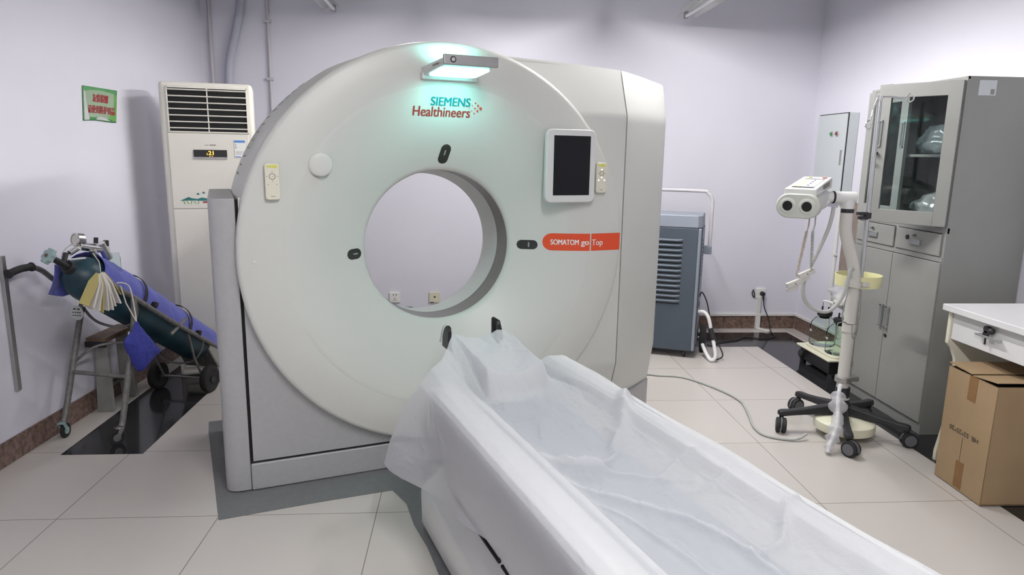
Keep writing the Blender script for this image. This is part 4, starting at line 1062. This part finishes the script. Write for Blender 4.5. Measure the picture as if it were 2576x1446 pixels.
# ------------------------------------------------------------------ contrast injector stand
ij = root('injector_stand', 'off-white wheeled stand with a twin-barrel contrast injector and a drip pole', 'medical injector', (2.03, 3.36, 0))
castor_angles = (104, 176, 248, 320, 32)
hubz = .105
build('hub', MB().lathe([(0, .09), (.048, .09), (.050, .10), (.048, .16), (.036, .18), (.036, .255), (0, .255)], n=32), 'black', ij, bevel=.002)
build('hub_ring', MB().cyl((0, 0, .190), (0, 0, .202), .0375, n=30), 'poleW', ij)
for a in castor_angles:
    t = math.radians(a); d = Vector((math.cos(t), math.sin(t), 0)); sd = Vector((-math.sin(t), math.cos(t), 0))
    mb = MB()
    secs = [(.02, .030, .105, .165), (.10, .027, .105, .150), (.20, .022, .098, .132), (.28, .022, .092, .122), (.315, .024, .088, .120), (.335, .018, .090, .116)]
    vs = []
    for (r_, w, za, zb2) in secs:
        for (sx_, z_) in ((-1, za), (1, za), (1, zb2), (-1, zb2)):
            ww = w*(.8 if z_ == zb2 else 1)
            p = d*r_+sd*ww*sx_; vs.append((p.x, p.y, z_))
    fs = []
    for i in range(len(secs)-1):
        for k in range(4): fs.append((i*4+k, i*4+(k+1) % 4, (i+1)*4+(k+1) % 4, (i+1)*4+k))
    fs += [(3, 2, 1, 0), tuple(range(len(vs)-4, len(vs)))]
    mb.add(vs, fs); build('base_leg', mb, 'black', ij, bevel=.008, segs=3)
    castor(ij, d.x*.315, d.y*.315, .095, .0405, 'castorgrey', 'rubber', rz=math.radians(a)*.7+.6, twin=True)
# counterweight disc
cw = build('counterweight', MB().lathe([(0, .035), (.135, .035), (.150, .042), (.152, .055), (.150, .085), (.142, .092), (.05, .105), (0, .105)], c=(.0, -.045, 0), n=48), 'creamtray', ij, smooth=40)
pole_pts = [(-.005, 0, .25), (-.005, 0, .80), (-.008, 0, .86), (-.028, 0, .94), (-.062, 0, 1.03), (-.080, 0, 1.09), (-.084, 0, 1.15), (-.084, 0, 1.235)]
build('pole', MB().tube(pole_pts, .030, n=24, smooth=8), 'poleW', ij)
build('pole_sleeve', MB().cyl((-.005, 0, .560), (-.005, 0, .615), .035, n=28), 'poleW', ij, bevel=.002)
build('black_band', MB().cyl((-.084, 0, 1.185), (-.084, 0, 1.205), .0312, n=28), 'black', ij)
build('scale_label', MB().bb((.015, -.0285, .375), (.024, -.022, .400)), 'greytxt', ij)
build('clamp_ring', MB().cyl((-.005, 0, .285), (-.005, 0, .315), .042, n=28).bb((.03, -.015, .287), (.075, .03, .313)), 'steel', ij, bevel=.002)
build('clamp_ring', MB().cyl((-.012, 0, .800), (-.008, 0, .828), .042, n=28).bb((.03, -.02, .802), (.07, .03, .826)), 'poleW', ij, bevel=.002)
# bowl ring
br = MB().lathe([(.109, 0), (.111, .0), (.115, .056), (.115, .060), (.111, .060), (.107, .004), (.109, 0)], c=(.075, .10, .790), n=60)
build('holder_ring', br, 'bowl', ij, smooth=40)
# drip pole
build('drip_pole', MB().cyl((.040, .02, .30), (.040, .02, 1.10), .008, n=14).cyl((.040, .02, .84), (.032, .02, 1.74), .012, n=16), 'alu', ij)
build('pole_clamp', MB().cyl((.037, .02, 1.155), (.037, .02, 1.185), .019, n=18).bb((-.01, .005, 1.150), (.037, .03, 1.165)).bb((-.02, .005, 1.173), (.037, .03, 1.188)), 'black', ij, bevel=.003)
hk = MB().cyl((.032, .02, 1.742), (.032, .02, 1.765), .014, n=14)
hk.tube([(.032, .02, 1.758), (.09, .02, 1.760), (.165, .02, 1.757), (.185, .02, 1.775), (.205, .02, 1.768), (.207, .02, 1.750), (.192, .02, 1.738), (.178, .02, 1.745)], .0042, n=8, smooth=5)
hk.tube([(.020, .02, 1.755), (.004, .018, 1.70), (-.006, .016, 1.65), (-.022, .016, 1.636), (-.028, .016, 1.615), (-.012, .016, 1.600), (.003, .016, 1.612), (-.002, .016, 1.63)], .0042, n=8, smooth=5)
build('hooks', hk, 'chrome', ij)
# wire holder
wh = MB().tube([(-.045, -.02, .775), (-.060, -.03, .72), (-.062, -.03, .625), (.02, -.032, .617), (.03, -.02, .77), (.028, .0, .78)], .003, n=6, smooth=3)
wh.tube([(-.045, -.035, .62), (-.085, -.04, .618), (-.095, -.04, .60), (-.095, -.04, .545), (-.085, -.04, .53), (-.07, -.04, .54)], .003, n=6, smooth=3)
wh.tube([(-.01, -.036, .608), (-.005, -.036, .55), (.008, -.036, .535), (.018, -.034, .55), (.022, -.034, .62)], .003, n=6, smooth=3)
build('wire_holder', wh, 'steel', ij)
# injector head: axis from front plate towards the pole
hdv = Vector((.285, .30, .012)).normalized(); hs = Vector((hdv.y, -hdv.x, 0)).normalized(); hu = hs.cross(hdv).normalized()
HF = Vector((1.600-2.03, 3.20-3.36, 1.226))
def HP(a, b, c_): return HF+hs*a+hdv*b+hu*c_
def oval(w, h, n=12, cx=0, cy=0): return rrect(w, h, h/2-.0005, n, cx, cy)
hp = MB()
ov = oval(.205, .118)
secs = [(.0, .93), (.006, 1.0), (.045, 1.0)]
vs = []; nO = len(ov)
for b, k in secs:
    for (x, y) in ov: vs.append(HP(x*k, b, y*k))
fs = [(i*nO+k, i*nO+(k+1) % nO, (i+1)*nO+(k+1) % nO, (i+1)*nO+k) for i in range(len(secs)-1) for k in range(nO)]+[tuple(range(nO-1, -1, -1)), tuple(range(2*nO, 3*nO))]
hp.add(vs, fs); hplate = build('front_plate', hp, 'headg', ij, smooth=40)
for x in (-.045, .045):
    RR = Matrix((hs, hu, -hdv)).transposed()
    build('barrel_rim', MB().lathe([(.024, .0), (.024, .004), (.029, .005), (.036, .002), (.040, 0)], c=HP(x, -.0005, 0), R=RR, n=32), 'headg', hplate)
    build('barrel_bore', MB().cyl(HP(x, -.0012, 0), HP(x, .01, 0), .0245, n=30), 'gap', hplate)
hb = MB(); vs = []
bs = [(.045, .185, .100, 0), (.10, .17, .105, .01), (.20, .150, .115, .018), (.29, .135, .115, .018), (.34, .11, .095, .012), (.365, .06, .05, .010)]
for (b, w, h, c_) in bs:
    for (x, y) in rrect(w, h, min(w, h)*.42, 6): vs.append(HP(x, b, y+c_))
nO = len(rrect(.1, .1, .04, 6))
fs = [(i*nO+k, i*nO+(k+1) % nO, (i+1)*nO+(k+1) % nO, (i+1)*nO+k) for i in range(len(bs)-1) for k in range(nO)]+[tuple(range(nO-1, -1, -1)), tuple(range((len(bs)-1)*nO, len(bs)*nO))]
hb.add(vs, fs); hbody = build('head_body', hb, 'shell_w', ij, smooth=60)
# control panel box on top
cpn = MB(); A = [(-.075, .03, .048), (.075, .03, .048), (.070, .30, .075), (-.070, .30, .075)]
B_ = [(-.075, .025, .082), (.075, .025, .082), (.070, .30, .128), (-.070, .30, .128)]
cpn.add([HP(*p) for p in A]+[HP(*p) for p in B_], [(3, 2, 1, 0), (4, 5, 6, 7), (0, 1, 5, 4), (1, 2, 6, 5), (2, 3, 7, 6), (3, 0, 4, 7)])
cbox = build('control_box', cpn, 'shell_w', ij, bevel=.006, segs=3)
def TP(x, y, e): # point on the sloped control surface: x across, y along 0..1
    b = .025+.275*y; return HP(x, b, .082+.046*y+e)
M['panelblue'] = mat('pale_keypad', (.62, .66, .70), .35, var=.05)
M['panelyel'] = mat('pale_yellow_keypad', (.66, .68, .45), .35, var=.05)
M['redkey'] = mat('red_key', (.55, .08, .08), .4, var=.05)
build('keypad', MB().add([TP(-.05, .16, .001), TP(.05, .16, .001), TP(.048, .76, .001), TP(-.048, .76, .001)], [(0, 1, 2, 3)]), 'panelblue', cbox)
build('keypad_side', MB().add([TP(-.05, .16, .0014), TP(-.015, .16, .0014), TP(-.02, .74, .0014), TP(-.048, .74, .0014)], [(0, 1, 2, 3)]), 'panelyel', cbox)
mb = MB().add([TP(-.052, .10, .0015), TP(.052, .10, .0015), TP(.052, .14, .0015), TP(-.052, .14, .0015)], [(0, 1, 2, 3)])
mb.add([TP(-.045, .76, .0015), TP(.05, .76, .0015), TP(.05, .79, .0015), TP(-.045, .79, .0015)], [(0, 1, 2, 3)])
for y in (.28, .42, .54, .66): mb.cyl(TP(.012, y, .001), TP(.012, y, .003), .0045, n=10)
build('keypad_marks', mb, 'blacktxt', cbox)
build('red_key', MB().cyl(TP(.04, .9, 0), TP(.04, .9, .003), .012, n=16), 'redkey', cbox)
build('yellow_key', MB().cyl(TP(-.03, .9, 0), TP(-.03, .9, .003), .009, n=16), 'yellow', cbox)
build('side_display', MB().add([HP(.0765, .14, .075), HP(.0750, .24, .088), HP(.0748, .24, .110), HP(.0765, .14, .095)], [(0, 1, 2, 3)]), 'greytxt', cbox)
# swivel arm
P2 = Vector((-.084, 0, 1.262)); armd = Vector((1, -.12, 0)).normalized()
build('swivel_arm', MB().cyl(P2-armd*.075, P2+armd*.034, .030, n=26).cyl((-.084, 0, 1.205), (-.084, 0, 1.25), .0305, n=26), 'shell_w', ij, bevel=.003)
build('swivel_cap', MB().cyl(P2+armd*.0335, P2+armd*.0365, .022, n=24), 'rubber', ij)
build('swivel_ring', MB().cyl(P2-armd*.082, P2-armd*.074, .0312, n=26), 'rubber', ij)
build('swivel_joint', MB().cyl(P2-armd*.135, P2-armd*.082, .026, .029, n=24), 'shell_w', ij, bevel=.003)
build('locking_lever', MB().tube([P2-armd*.115+Vector((0, -.03, -.02)), P2-armd*.14+Vector((0, -.05, -.035)), P2-armd*.16+Vector((0, -.05, -.045))], .008, n=10), 'shell_w', ij)
# thick hose
TB = lambda pts, r, sm=8, n=10: MB().tube(pts, r, n=n, smooth=sm)
o_ = (2.03, 3.36)
def Q(x, y, z): return (x-2.03, y-3.36, z)
build('thick_hose', TB([Q(1.855, 3.33, 1.215), Q(1.85, 3.33, 1.16), Q(1.835, 3.33, 1.09), Q(1.79, 3.32, .985), Q(1.735, 3.31, .86), Q(1.725, 3.30, .78), Q(1.755, 3.30, .72), Q(1.81, 3.30, .688), Q(1.87, 3.30, .685), Q(1.925, 3.31, .73), Q(1.955, 3.31, .80), Q(1.972, 3.32, .885), Q(1.985, 3.33, .90), Q(2.01, 3.345, .893)], .0095), 'cable', ij)
for (xa, xb_, mm, m3) in ((1.685, 1.655, 'coil', 0), (1.716, 1.722, 'cable', 0)):
    mb = TB([Q(xa+.003, 3.24, 1.175), Q(xa+.003, 3.24, 1.13), Q(xa-.004, 3.24, 1.10)], .0035, 4, 8)
    pts = []
    for i in range(26*8):
        t = i/(26*8-1); a = 2*PI*26*t
        x = (xa-.004)*(1-t)+xb_*t; z = 1.10-.185*t
        pts.append(Q(x+.0065*math.cos(a), 3.24+.0065*math.sin(a), z))
    mb.tube(pts, .0022, n=5)
    mb.tube([pts[-1], Q(xb_, 3.25, .90), Q(xb_+.012, 3.27, .87)], .003, n=6)
    build('coiled_cable', mb, mm, ij)
for (x, z, a) in ((1.712, .888, -.42), (1.655, .838, -.38)):
    R = Matrix.Rotation(a, 3, 'Y')
    c0 = build('connector_box', MB().box(Q(x, 3.26, z), (.085, .02, .028), R).box(Q(x-.008, 3.262, z-.028), (.06, .012, .022), R), 'poleW', ij, bevel=.002)
    build('warning_mark', MB().add([Vector(Q(x, 3.249, z))+R @ Vector(p) for p in ((-.006, 0, -.006), (.006, 0, -.006), (0, 0, .006))], [(0, 1, 2)]), 'greytxt', c0)
# wrapped foot pedal / cable bag leaning from the pole to the floor
bgp = [Vector((1.985, 3.31, .285)), Vector((1.955, 3.27, .235)), Vector((1.93, 3.22, .19)), Vector((1.90, 3.16, .135)), Vector((1.865, 3.12, .085)), Vector((1.83, 3.09, .04)), Vector((1.815, 3.07, .012))]
def bagr(t): return (.012, .032, .040, .024, .034, .032, .022, .014)[min(7, int(t*8))]*(1+.22*math.sin(t*45))
bagt = build('plastic_wrap', MB().tube([p for p in bgp], bagr, n=18, smooth=6), 'plasticbag', None, smooth=180)
tag(bagt, 'crinkled clear plastic wrap around the cable end leaning on the black star base', 'plastic wrap')
ib = build('wrapped_lead', MB().tube(bgp, .010, n=10, smooth=5), 'whitehose', bagt)

# ------------------------------------------------------------------ steel cabinet
cb = root('steel_cabinet', 'tall grey steel cabinet with one glass door ajar on the right wall', 'cabinet', (2.45, 3.30, 0))
D, Wd, H = .425, .80, 1.86
mb = MB().bb((-.0015, 0, 0.0), (D, .012, H)).bb((0.001, Wd-.012, 0), (D, Wd, H)).bb((D-.012, .012, 0), (D, Wd-.012, H)).bb((0.001, .012, H-.015), (D-.012, Wd-.012, H)).bb((.001, .012, 1.085), (D-.012, Wd-.012, 1.10)).bb((.001, .012, .03), (D-.012, Wd-.012, .045))
build('carcass', mb, 'cab', cb, bevel=.003)
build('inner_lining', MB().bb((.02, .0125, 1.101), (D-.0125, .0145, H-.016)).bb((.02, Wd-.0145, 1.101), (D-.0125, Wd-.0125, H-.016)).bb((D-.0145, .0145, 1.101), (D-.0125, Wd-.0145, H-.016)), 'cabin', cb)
build('shelf', MB().bb((.02, .015, 1.470), (D-.015, Wd-.015, 1.485)), 'cab', cb, bevel=.002)
for _y in (0.0125, Wd-.0228): build('front_post', MB().bb((-.001, _y, 0.001), (.016, _y+.022, H-.001)), 'cab', cb, bevel=.002)
build('drawer_mullion', MB().bb((-.001, .388, .94), (.014, .412, 1.10)), 'cab', cb, bevel=.001)
build('plinth', MB().bb((.0, .022, 0), (.02, Wd-.022, .062)), 'cab', cb, bevel=.002)
build('top_rail', MB().bb((.0, .0, 1.845), (.014, Wd, 1.86)), 'cab', cb, bevel=.002)
build('middle_rail', MB().bb((0, 0, 1.085), (.014, Wd, 1.118)), 'cab', cb, bevel=.002)
build('side_label', MB().bb((.06, -.0015, 1.77), (.15, -.0003, 1.842)), 'wbox', cb)
build('label_code', MB().bb((.122, -.0022, 1.775), (.142, -.0015, 1.80)), 'greytxt', cb)
for i, (y0, y1) in enumerate(((.022, .390), (.410, .778))):
    dr = build('drawer', MB().bb((-.012, y0, .968), (.012, y1, 1.082)), 'cab', cb, bevel=.003)
    yc = (y0+y1)/2+.01
    build('cup_handle', MB().bb((-.024, yc-.045, 1.004), (-.012, yc+.045, 1.034)).bb((-.026, yc-.045, 1.030), (-.012, yc+.045, 1.036)), 'alu', dr, bevel=.003)
    build('lock', MB().cyl((-.012, yc, 1.055), (-.020, yc, 1.055), .009, n=14), 'chrome', dr)
    kk = build('key', MB().bb((-.034, yc+.002, 1.053), (-.02, yc+.006, 1.057)).cyl((-.034, yc+.036, 1.042), (-.040, yc+.036, 1.042), .013, n=14), 'black', dr)
for i, (y0, y1) in enumerate(((.006, .398), (.402, .794))):
    dr = build('lower_door', MB().bb((-.012, y0, .066), (.010, y1, .935)), 'cab', cb, bevel=.003)
    yh = y1-.025 if i == 0 else y0+.025
    build('handle', MB().bb((-.028, yh-.010, .51), (-.012, yh+.010, .62)), 'alu', dr, bevel=.003)
    for _z in (.500, .618): build('handle_end', MB().bb((-.03, yh-.012, _z), (-.012, yh+.012, _z+.012)), 'chrome', dr, bevel=.002)
build('drawer_rail', MB().bb((-.004, .006, .938), (.012, Wd-.006, .966)), 'cab', cb, bevel=.001)
build('door_lock', MB().cyl((-.012, .372, .455), (-.018, .372, .455), .010, n=14), 'black', cb)
def glassdoor(loc, rot, w, flip, name='glass_door'):
    z0, z1 = 1.122, 1.842
    s = -1 if flip else 1
    a0, a1 = (0, w) if not flip else (-w, 0)
    st = .062
    mb = MB().bb((-.02, a0, z0), (0, a0+st, z1)).bb((-.02, a1-st, z0), (0, a1, z1)).bb((-.02, a0+st, z0), (0, a1-st, z0+.07)).bb((-.02, a0+st, z1-.07), (0, a1-st, z1))
    d = build(name, mb, 'cab', cb, loc=loc, rot=(0, 0, rot), bevel=.002)
    build('pane', MB().bb((-.011, a0+st, z0+.07), (-.008, a1-st, z1-.07)), 'glass', d)
    hy = a1-.022 if not flip else a0+.022
    build('recess_handle', MB().bb((-.026, hy-.012, 1.52), (-.020, hy-.009, 1.66)).bb((-.026, hy+.009, 1.52), (-.020, hy+.012, 1.66)).bb((-.026, hy-.012, 1.652), (-.020, hy+.012, 1.66)).bb((-.026, hy-.012, 1.52), (-.020, hy+.012, 1.528)), 'alu', d)
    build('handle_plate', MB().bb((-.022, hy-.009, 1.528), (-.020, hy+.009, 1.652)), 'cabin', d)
    if not flip:
        build('key', MB().cyl((-.02, hy+.002, 1.487), (-.032, hy+.002, 1.487), .008, n=12).box((-.036, hy+.002, 1.487), (.006, .010, .024)).cyl((-.034, hy+.012, 1.44), (-.038, hy+.012, 1.44), .011, n=14), 'black', d)
    return d
glassdoor((-.002, .010, 0), math.radians(35), .395, False)
glassdoor((.0, .790, 0), 0, .385, True)
def bundle(c, d, m, label, seed, cat='plastic bag'):
    o = blob('plastic_package', c, d, m, None, seed, .30, .55, 44); return tag(o, label, cat)
M['greybag'] = mat('grey_plastic_film', (.22, .25, .27), .25, spec=.7, var=.4, vscale=9, bump=.6, bscale=18)
M['clearwhite'] = mat('crinkled_clear_film', (.42, .43, .44), .18, spec=.8, var=.35, vscale=14, bump=.8, bscale=16)
bundle((2.65, 3.66, 1.545), (.11, .19, .10), 'greybag', 'large grey plastic package on the upper shelf of the glass cabinet', 9, 'package')
p2 = bundle((2.64, 3.62, 1.165), (.11, .19, .11), 'clearwhite', 'shiny crinkled clear plastic bag on the lower level of the glass cabinet', 21)
M['yellowin'] = mat('yellow_contents', (.45, .42, .10), .5, var=.2)
build('yellow_patch', MB().sphere((2.53, 3.58, 1.135), .028, n=12, sc_=(.6, 1, 1)), 'yellowin', p2)

# ------------------------------------------------------------------ desk and carton
dk = root('desk', 'white desk with a locked drawer at the right edge, the carton standing beneath', 'desk', (2.30, 3.02, 0))
build('desk_top', MB().bb((-.03, -1.30, .757), (.57, .0, .788)), 'desk', dk, bevel=.004)
build('drawer_box', MB().bb((.03, -.62, .625), (.45, -.045, .745)), 'desk', dk, bevel=.002)
df = build('drawer_front', MB().bb((.010, -.62, .622), (.028, -.030, .752)), 'desk', dk, bevel=.003)
build('handle', MB().bb((-.016, -.345, .690), (-.010, -.205, .700)).bb((-.014, -.335, .690), (.010, -.325, .700)).bb((-.014, -.225, .690), (.010, -.215, .700)), 'alu', df, bevel=.002)
build('lock', MB().cyl((.010, -.262, .728), (-.002, -.262, .728), .011, n=16).cyl((-.002, -.262, .728), (-.012, -.262, .728), .016, n=16).sphere((-.012, -.295, .727), .015, n=12), 'black', df)
build('key', MB().cyl((-.006, -.262, .705), (-.012, -.262, .705), .016, n=14).box((-.008, -.262, .680), (.004, .008, .04)), 'black', df)
sp = [(0.0, .757), (0.0, .60), (.025, .575), (.050, .52), (.062, .44), (.058, .30), (.040, .16), (.02, .05), (.02, 0.0), (.50, 0.0), (.50, .757)]
build('side_panel', MB().prism(sp, lambda a, b: (a, -.028, b+.0005), lambda a, b: (a, -.008, b)), 'cream', dk, bevel=.002)
build('far_panel', MB().bb((.0, -1.29, .0), (.50, -1.27, .757)), 'desk', dk, bevel=.002)
build('drawer_divider', MB().bb((.012, -.645, .60), (.45, -.628, .757)), 'desk', dk, bevel=.002)
bx = root('cardboard_box', 'brown cardboard carton with tape strips standing under the white desk', 'carton', (2.205, 2.545, 0), -.03)
mb = MB().bb((0, 0, .004), (.31, .30, .012)).bb((0, 0, .004), (.004, .30, .535)).bb((.306, 0, .004), (.31, .30, .535)).bb((0, 0, .004), (.31, .004, .535)).bb((0, .296, .004), (.31, .30, .535))
build('body', mb, 'cardboard', bx, bevel=.001, segs=1)
build('flap', MB().box((.155, .228, .547), (.312, .148, .004), Matrix.Rotation(.06, 3, 'X')), 'cardboard', bx)
build('flap', MB().box((.155, .075, .545), (.312, .146, .004), Matrix.Rotation(-.10, 3, 'X')), 'cardboard', bx)
build('inner_shadow_board', MB().bb((.01, .01, .515), (.30, .29, .519)), 'cardin', bx)  # near-black sheet under the flaps, its colour painting the shade inside the carton
build('packing_tape', MB().bb((-.001, .115, .425), (.0002, .165, .535)), 'tape', bx)
build('packing_tape', MB().bb((-.001, .125, .012), (.0002, .175, .135)), 'tape', bx)
textmesh('stencil_print', 'HB. 52*25*20', .02, 'blacktxt', bx, lambda x, y, e: (-.0012-e, x, y), fit=(.062, .245, .278, .256))
build('vertical_mark', MB().bb((-.0009, .155, .135), (-.0002, .1565, .245)), 'cardin', bx)

# ------------------------------------------------------------------ ceiling battens
def batten(x, y0, y1, z, label, lit=None):
    r = root('fluorescent_batten', label, 'ceiling light', (x, (y0+y1)/2, z), 0, 'suspended fluorescent battens')
    h = (y1-y0)/2
    build('channel', MB().bb((-.022, -h, .045), (.022, h, .085)), 'shell_w', r, bevel=.002)
    build('reflector', MB().add([(-.075, -h, .004), (-.022, -h, .046), (.022, -h, .046), (.075, -h, .004), (-.075, h, .004), (-.022, h, .046), (.022, h, .046), (.075, h, .004)], [(0, 1, 5, 4), (1, 2, 6, 5), (2, 3, 7, 6)]), 'shell_w', r, solid=.0015, smooth=10)
    build('tube', MB().cyl((0, -h+.03, .016), (0, h-.03, .016), .013, n=16), ('tubeon%d' % lit) if lit is not None else 'tubeoff', r)
    for s in (-1, 1):
        build('lamp_holder', MB().bb((-.014, s*h-(.03 if s > 0 else 0), -.006), (.014, s*h+(0 if s > 0 else .03), .046)), 'steel', r, bevel=.002)
        build('drop_rod', MB().cyl((0, s*h*.7, .085), (0, s*h*.7, 3.2-z), .006, n=8), 'shell_w', r)
    return r
batten(1.665, 4.62, 5.36, 2.478, 'unlit tube fitting at the top edge, right of the scanner')
batten(-.975, 4.45, 5.50, 2.478, 'unlit tube fitting at the top edge, left of the scanner lamp')
for i, (x, y, e) in enumerate(LIT):
    batten(x, y-.62, y+.62, 2.50, 'lit suspended tube fitting, %s' % ('middle row above the near end of the table', 'middle row behind the camera position', 'over the dehumidifier side of the scanner', 'left row behind the camera position', 'over the air conditioner side of the scanner')[i], i)

# dark strip leaning on the back wall, seen low through the bore
tag(build('dark_strip', MB().prism([(-.60, .186), (-.425, .195), (-.43, .155), (-.52, .158)], lambda a, b: (a, 5.560, b), lambda a, b: (a, 5.586, b)).bb((-.59, 5.50, .0), (-.43, 5.585, .150)), 'mat', bevel=.002), 'small dark grey block on the floor by the back wall, seen low through the bore', 'block')
